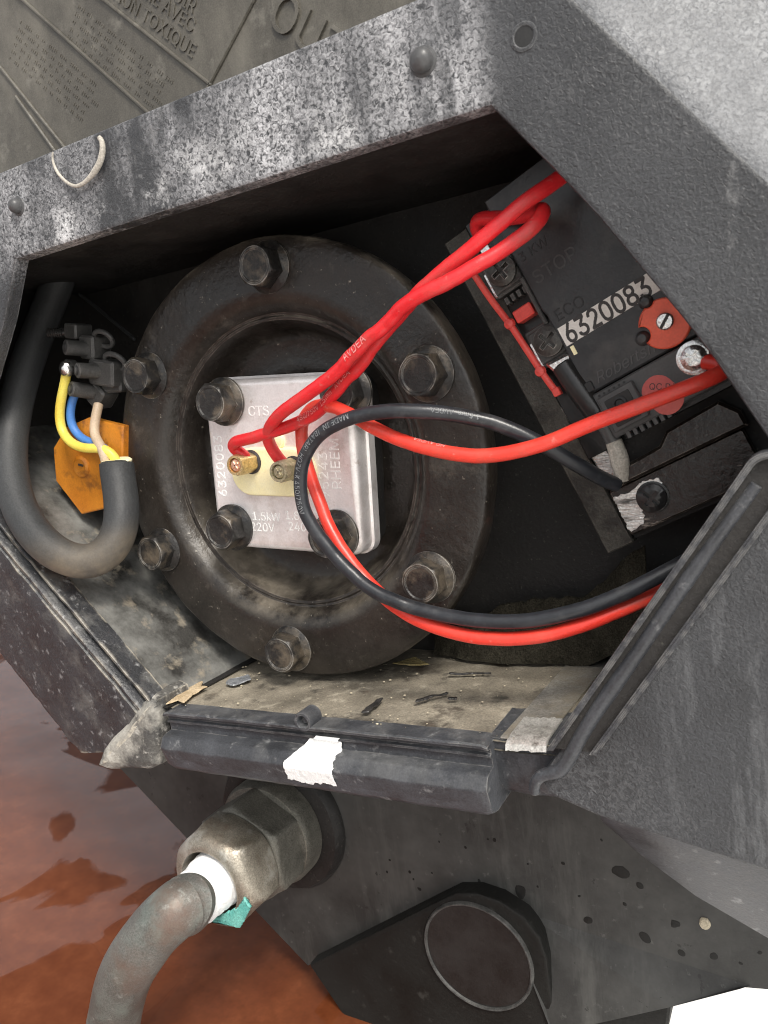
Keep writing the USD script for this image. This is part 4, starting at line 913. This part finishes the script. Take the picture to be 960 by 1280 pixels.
# dial
dial = Point(0, 0).buffer(7.4, 24).difference(Point(-7.2, 0.2).buffer(2.6, 12)).difference(Point(-1.5, 8.4).buffer(2.0, 12))
dl = np.array(dial.exterior.coords)[:-1]
dlm = prism(dl, [(-0.2, 0), (1.8, 0), (2.3, 0.4)])
dk = obj('dial', th(at(dlm, 42.1, 54.9)), 'knob_red', ts, label='round orange red dial with a slotted steel screw')
obj('dial_screw', cat(cyl(42.6, 55.2, [(2.5, 2.2), (2.5, 3.3), (2.1, 3.7), (0, 3.8)], 24), ), 'silver', dk)
obj('dial_slot', th(xf(rbox(4.4, 0.9, 3.7, 3.95, 0.2, 0.05), 35, (42.6, 55.2, 0))), 'ink', dk)
for u, v in ((34.6, 54.4), (40.2, 63.4)):
    obj('dial_stop', cyl(u, v, [(2.3, -0.1), (2.0, 1.2), (1.2, 2.0), (0, 2.2)], 24), 'thermostat_black', ts)
obj('chrome_screw', cat(th(at(phillips(3.8, 0.6, 3), 44.6, 41.9)), cyl(44.6, 41.9, [(5.0, 0.5), (5.0, 1.1), (4.2, 1.4)])), 'silver', ts, label='bright chrome screw holding the orange red wire')
qs = obj('test_sticker', th(prism(rrect(9.5, 13, 4.6, 6, (32.0, 36.6), 20), [(0.55, 0), (0.72, 0), (0.78, 0.1)])), 'sticker_red', ts, label='rounded red sticker printed QC PASS')
obj('printing', th(text('QC PASS', 1.9, 0.05, -30, (29.2, 40.0, 0.76))), 'ink', qs, smooth=False)

# ================================================================== POWER CABLE AND CONNECTOR AT THE LEFT
cab = [(-101.7, 131.1, -26.0), (-114.9, 108.0, -18.0), (-125.4, 82.0, -8.0), (-129.2, 57.1, 6.0), (-128.4, 30.8, 20.0), (-121.2, 6.7, 31.0), (-104.9, -14.4, 38.0), (-89.6, -26.6, 37.0), (-80.0, -29.7, 31.0), (-73.5, -24.0, 24.0), (-72.7, -12.2, 18.0), (-75.6, -0.7, 14.0), (-77.1, 7.7, 12.0)]
cable = thing('power_cable', 'thick dusty black cable curving round the left of the flange, end cut open', 'cable', cab[7])
sheath = obj('sheath', tube(cab, 7.2, 150, 28, 0.03, 4), 'cable_rubber', cable)
ce = np.array(cab[-1])
obj('inner_sleeve', tube([ce + np.array([0, -1, 0]), ce + np.array([0.2, 1.2, 0.2])], [6.2, 6.6], 6, 24), 'cream_ceramic', cable)
for nm, pts, r, mt in (('yellow_core', [(-79.3, 5.0, 11.0), (-77.8, 10.5, 12.0), (-82.0, 14.4, 13.0), (-92.6, 16.0, 13.0), (-103.1, 19.7, 12.0), (-108.3, 26.1, 11.0), (-107.1, 34.1, 11.0), (-102.7, 42.1, 11.0), (-98.6, 49.2, 11.0)], 2.05, 'yellow_pvc'),
                       ('blue_core', [(-84.3, 4.2, 8.0), (-84.3, 11.9, 8.0), (-91.1, 16.7, 8.0), (-101.0, 20.4, 7.0), (-105.7, 26.2, 7.0), (-105.5, 32.6, 7.0), (-102.2, 39.6, 6.0)], 1.9, 'blue_pvc'),
                       ('brown_core', [(-82.3, 4.1, 13.0), (-81.2, 9.7, 14.0), (-83.6, 15.9, 13.0), (-88.0, 21.0, 11.0), (-88.7, 27.1, 9.0), (-88.3, 33.8, 6.0)], 2.05, 'brown_pvc')):
    obj(nm, tube(pts, r, 70, 14), mt, cable)
con = thing('connector_block', 'small black plastic terminal connector hanging beside the flange above the cable end', 'connector', (-92.5, 53.6, 0.0))


def ptube(a, b, r, n=2, hole=0.0):
    m = tube([a, b], r, 8, 22)
    return m


for a, b in (((-95.0, 59.6, 12.0), (-91.0, 57.9, 2.0)), ((-90.3, 49.1, 12.0), (-86.6, 47.9, 2.0)), ((-97.5, 42.1, 11.0), (-94.9, 39.9, 2.0))):
    s_ = obj('socket', ptube(a, b, 3.3), 'grey_plastic', con)
    a, b = np.array(a), np.array(b); d = (a - b) / np.linalg.norm(a - b)
    obj('bore', ptube(a + d * 0.35, a + d * 0.55, 2.1), 'emboss', s_)
    obj('bore_screw', ptube(a + d * 0.6, a + d * 0.7, 1.2), 'grey_plastic', s_)
for c, w, h, z0, z1, rot in (((-91.0, 58.9, 0.0), 9, 10, -5, 5, -12), ((-85.1, 47.0, 0.0), 15, 11, -6, 5, -14), ((-93.6, 37.9, 0.0), 10, 8, -6, 3, 40), ((-84.6, 41.3, 0.0), 12, 6, -6, 1, -6)):
    obj('housing', rbox(w, h, z0, z1, 1.6, 0.9, c[:2], rot), 'grey_plastic', con)


def loop_ring(c, w, h, rot, r=1.0, z=1.0):
    a = np.linspace(0, 2 * PI, 40); a_ = math.radians(rot)
    x, y = w / 2 * np.cos(a), h / 2 * np.sin(a)
    P = np.column_stack([c[0] + x * math.cos(a_) - y * math.sin(a_), c[1] + x * math.sin(a_) + y * math.cos(a_), z + 2.0 * np.sin(a)])
    return tube(P, r, 60, 10)


obj('loop', loop_ring((-83.6, 61.3, 2.0), 10, 6.5, -10, 1.1), 'grey_plastic', con)
obj('loop', loop_ring((-78.9, 51.0, 2.0), 11, 6.5, -14, 1.2), 'grey_plastic', con)
st_a, st_b = np.array((-109.1, 67.9, 8.0)), np.array((-98.0, 66.3, 2.0))
stud = obj('stud', ptube(st_a, st_b, 1.7), 'gloss_black', con)
for k in range(7):
    c = st_a + (st_b - st_a) * (0.02 + 0.075 * k); d = (st_b - st_a) / np.linalg.norm(st_b - st_a)
    obj('thread', tube([c, c + d * 0.5], 2.15, 4, 14), 'gloss_black', stud)
obj('stud_nut', rbox(7.5, 6.4, -3, 6, 1.0, 0.6, (-97.8, 66.9, 2.0)[:2], -14), 'grey_plastic', con)
sc_ = np.array((-97.0, 50.7, 12.0))
blob = trimesh.creation.icosphere(3, 3.1); blob.vertices *= np.array([1.0, 1.15, 0.9]); blob.vertices += 0.5 * (meshkit.noise(blob.vertices * 0.6)[:, None] - 0.5); blob.apply_translation(sc_)
obj('clamp_screw', blob, 'silver', con, label='shiny silver screw end over the yellow core')
obj('screw_guard', tube([sc_ + np.array([-1.6, 1.0, -1.5]), sc_ + np.array([-0.8, 0.5, -5])], 3.3, 6, 18), 'grey_plastic', con)

tagp = [(-125.4, 17.8, 4.0), (-114.2, 26.4, 4.0), (-98.5, 29.1, 4.0), (-78.1, 23.3, 2.0), (-87.7, -10.9, 2.0), (-114.9, -14.0, 6.0), (-127.9, 2.5, 6.0)]
og = thing('orange_tab', 'orange plastic tab behind the cable end at the left of the flange', 'tab', tagp[5])
obj('plate', prism([p[:2] for p in tagp], [(0.4, 0), (3.4, 0), (4, 0.6)]), 'orange_tag', og)
oc = (-108.5, 7.9, 4.0)
obj('boss', lathe([(5.2, 3.9), (4.9, 4.6), (3.6, 5.2), (2.6, 4.8), (1.0, 4.7), (0, 4.9)], 28, (oc[0], oc[1], 0)), 'orange_tag', og)
obj('slot', rbox(3.2, 1.0, 4.6, 5.2, 0.3, 0.1, (-107.8, 8.6, 4.0)[:2], -15), 'ink', og)

# ================================================================== FELT, FOAM AND DEBRIS
us = np.linspace(0, 1, 70)
fa_, fb_ = np.array((41.5, -86.0, -30.0)), np.array((139.9, -51.8, -6.0))
rag = meshkit.fbm(np.column_stack([us * 14, us * 0, us * 0]), 3, 61)
Vt = []
for i, t in enumerate(us):
    base = np.array([38 + 92 * t, -88.6, -36 + 14 * t + 3 * math.sin(t * 7)])
    hgt = 14 + 18 * t + 5 * (rag[i] - 0.5)
    for k, s in enumerate(np.linspace(0, 1, 7)):
        yb = -88.8 + (max(0, t - 0.72) * 55)
        Vt.append((base[0], yb + s * hgt, base[2] - 4 * s * s + 1.6 * (meshkit.noise(np.array([i * 0.3, k * 0.8, 2.0])) - 0.5) + (2.5 * (rag[i] - 0.3) if k == 0 else 0)))
Vt = np.array(Vt); fs = []
for i in range(69):
    for k in range(6):
        a = i * 7 + k; fs += [(a, a + 7, a + 8), (a, a + 8, a + 1)]
ft = trimesh.Trimesh(Vt, fs, process=False); f2 = ft.copy(); f2.vertices += np.array([0, 0.2, -1.5]); f2.invert()
top('felt_liner', cat(ft, f2), 'felt', 'torn dark felt liner standing along the back of the shelf at the right', 'felt liner', (80, -89, -32), smooth=True)


def on_shelf(poly_px, y=-89.2, th_=0.5, jag=0.4, seed=1):
    """flake lying on the shelf: outline given in (x, z)"""
    m = patch(poly_px, 0, th_, jag=jag, seed=seed, n=40)
    m.vertices = m.vertices[:, [0, 2, 1]] * np.array([1, 1, 1]) + np.array([0, y, 0]); m.fix_normals()
    m = m.subdivide()
    m.vertices[:, 1] += 1.6 * (meshkit.noise(m.vertices * 0.22 + seed) - 0.2)
    return m


for nm, mt, lab, ct, pl_ in (
    ('foam_scrap', 'foam', 'yellowish foam crumb below the flange at the back of the shelf', 'foam scrap', [(25, -22), (34, -19), (41, -23), (33, -28)]),
    ('foam_scrap', 'foam', 'yellowish foam strip along the foot of the felt liner', 'foam scrap', [(58, -34), (66, -29), (76, -31), (70, -38)]),
    ('dead_leaf', 'dry_leaf', 'curled tan leaf fragment in the lower left corner of the opening', 'leaf', [(-56, 20), (-50, 11), (-46.5, 17), (-43, 16), (-44, 24), (-40.5, 33), (-46, 31), (-49, 35), (-51, 27)]),
    ('paint_flake', 'grey_flake', 'shiny grey flake lying on the shelf behind the leaf', 'flake', [(-40, 6), (-33, 1), (-29, 5), (-33, 12), (-38, 11)]),
    ('paint_flake', 'black_flake', 'black rectangular flake lying on the front of the shelf', 'flake', [(37.5, 14), (40, 13.5), (41, 26), (38, 27)]),
    ('paint_flake', 'black_flake', 'thin black sliver on the middle of the shelf', 'flake', [(53, 13), (61, 3), (62, 3.8), (54, 15)]),
    ('paint_flake', 'black_flake', 'small black crumb right of the thin sliver', 'flake', [(64, 9), (67, 7.5), (67.5, 9), (65, 10.5)]),
    ('paint_flake', 'black_flake', 'long black splinter near the back of the shelf', 'flake', [(54, -14.5), (70, -18), (70.5, -17.2), (54.5, -13.4)]),
):
    m = on_shelf(pl_, seed=len(lab)); c = m.bounds.mean(0)
    top(nm, m, mt, lab, ct, (c[0], m.bounds[0][1], c[2]), smooth=30)
ms = []
for k in range(170):
    x, z = RNG.uniform(-45, 108), RNG.uniform(-36, 33); s = 0.16 + 0.5 * RNG.random() ** 3
    b = trimesh.creation.icosphere(1, s); b.vertices *= np.array([1, 0.5, 0.8]); b.apply_translation((x, -89.6 + 0.2, z)); ms.append(b)
g_ = obj('grit', cat(*ms), 'mud_dot', smooth=True, label='loose pale grit scattered over the shelf', category='grit', kind='stuff')
th1 = tube([(-134.3, 91.2, -36.0), (-118.0, 79.0, -34.0), (-96.8, 63.3, -30.0)], 0.9, 20, 8)
top('thin_cord', th1, 'cable_rubber', 'thin grey cord running down to the flange above the connector', 'cord', (-118.0, 79.0, -34.0))
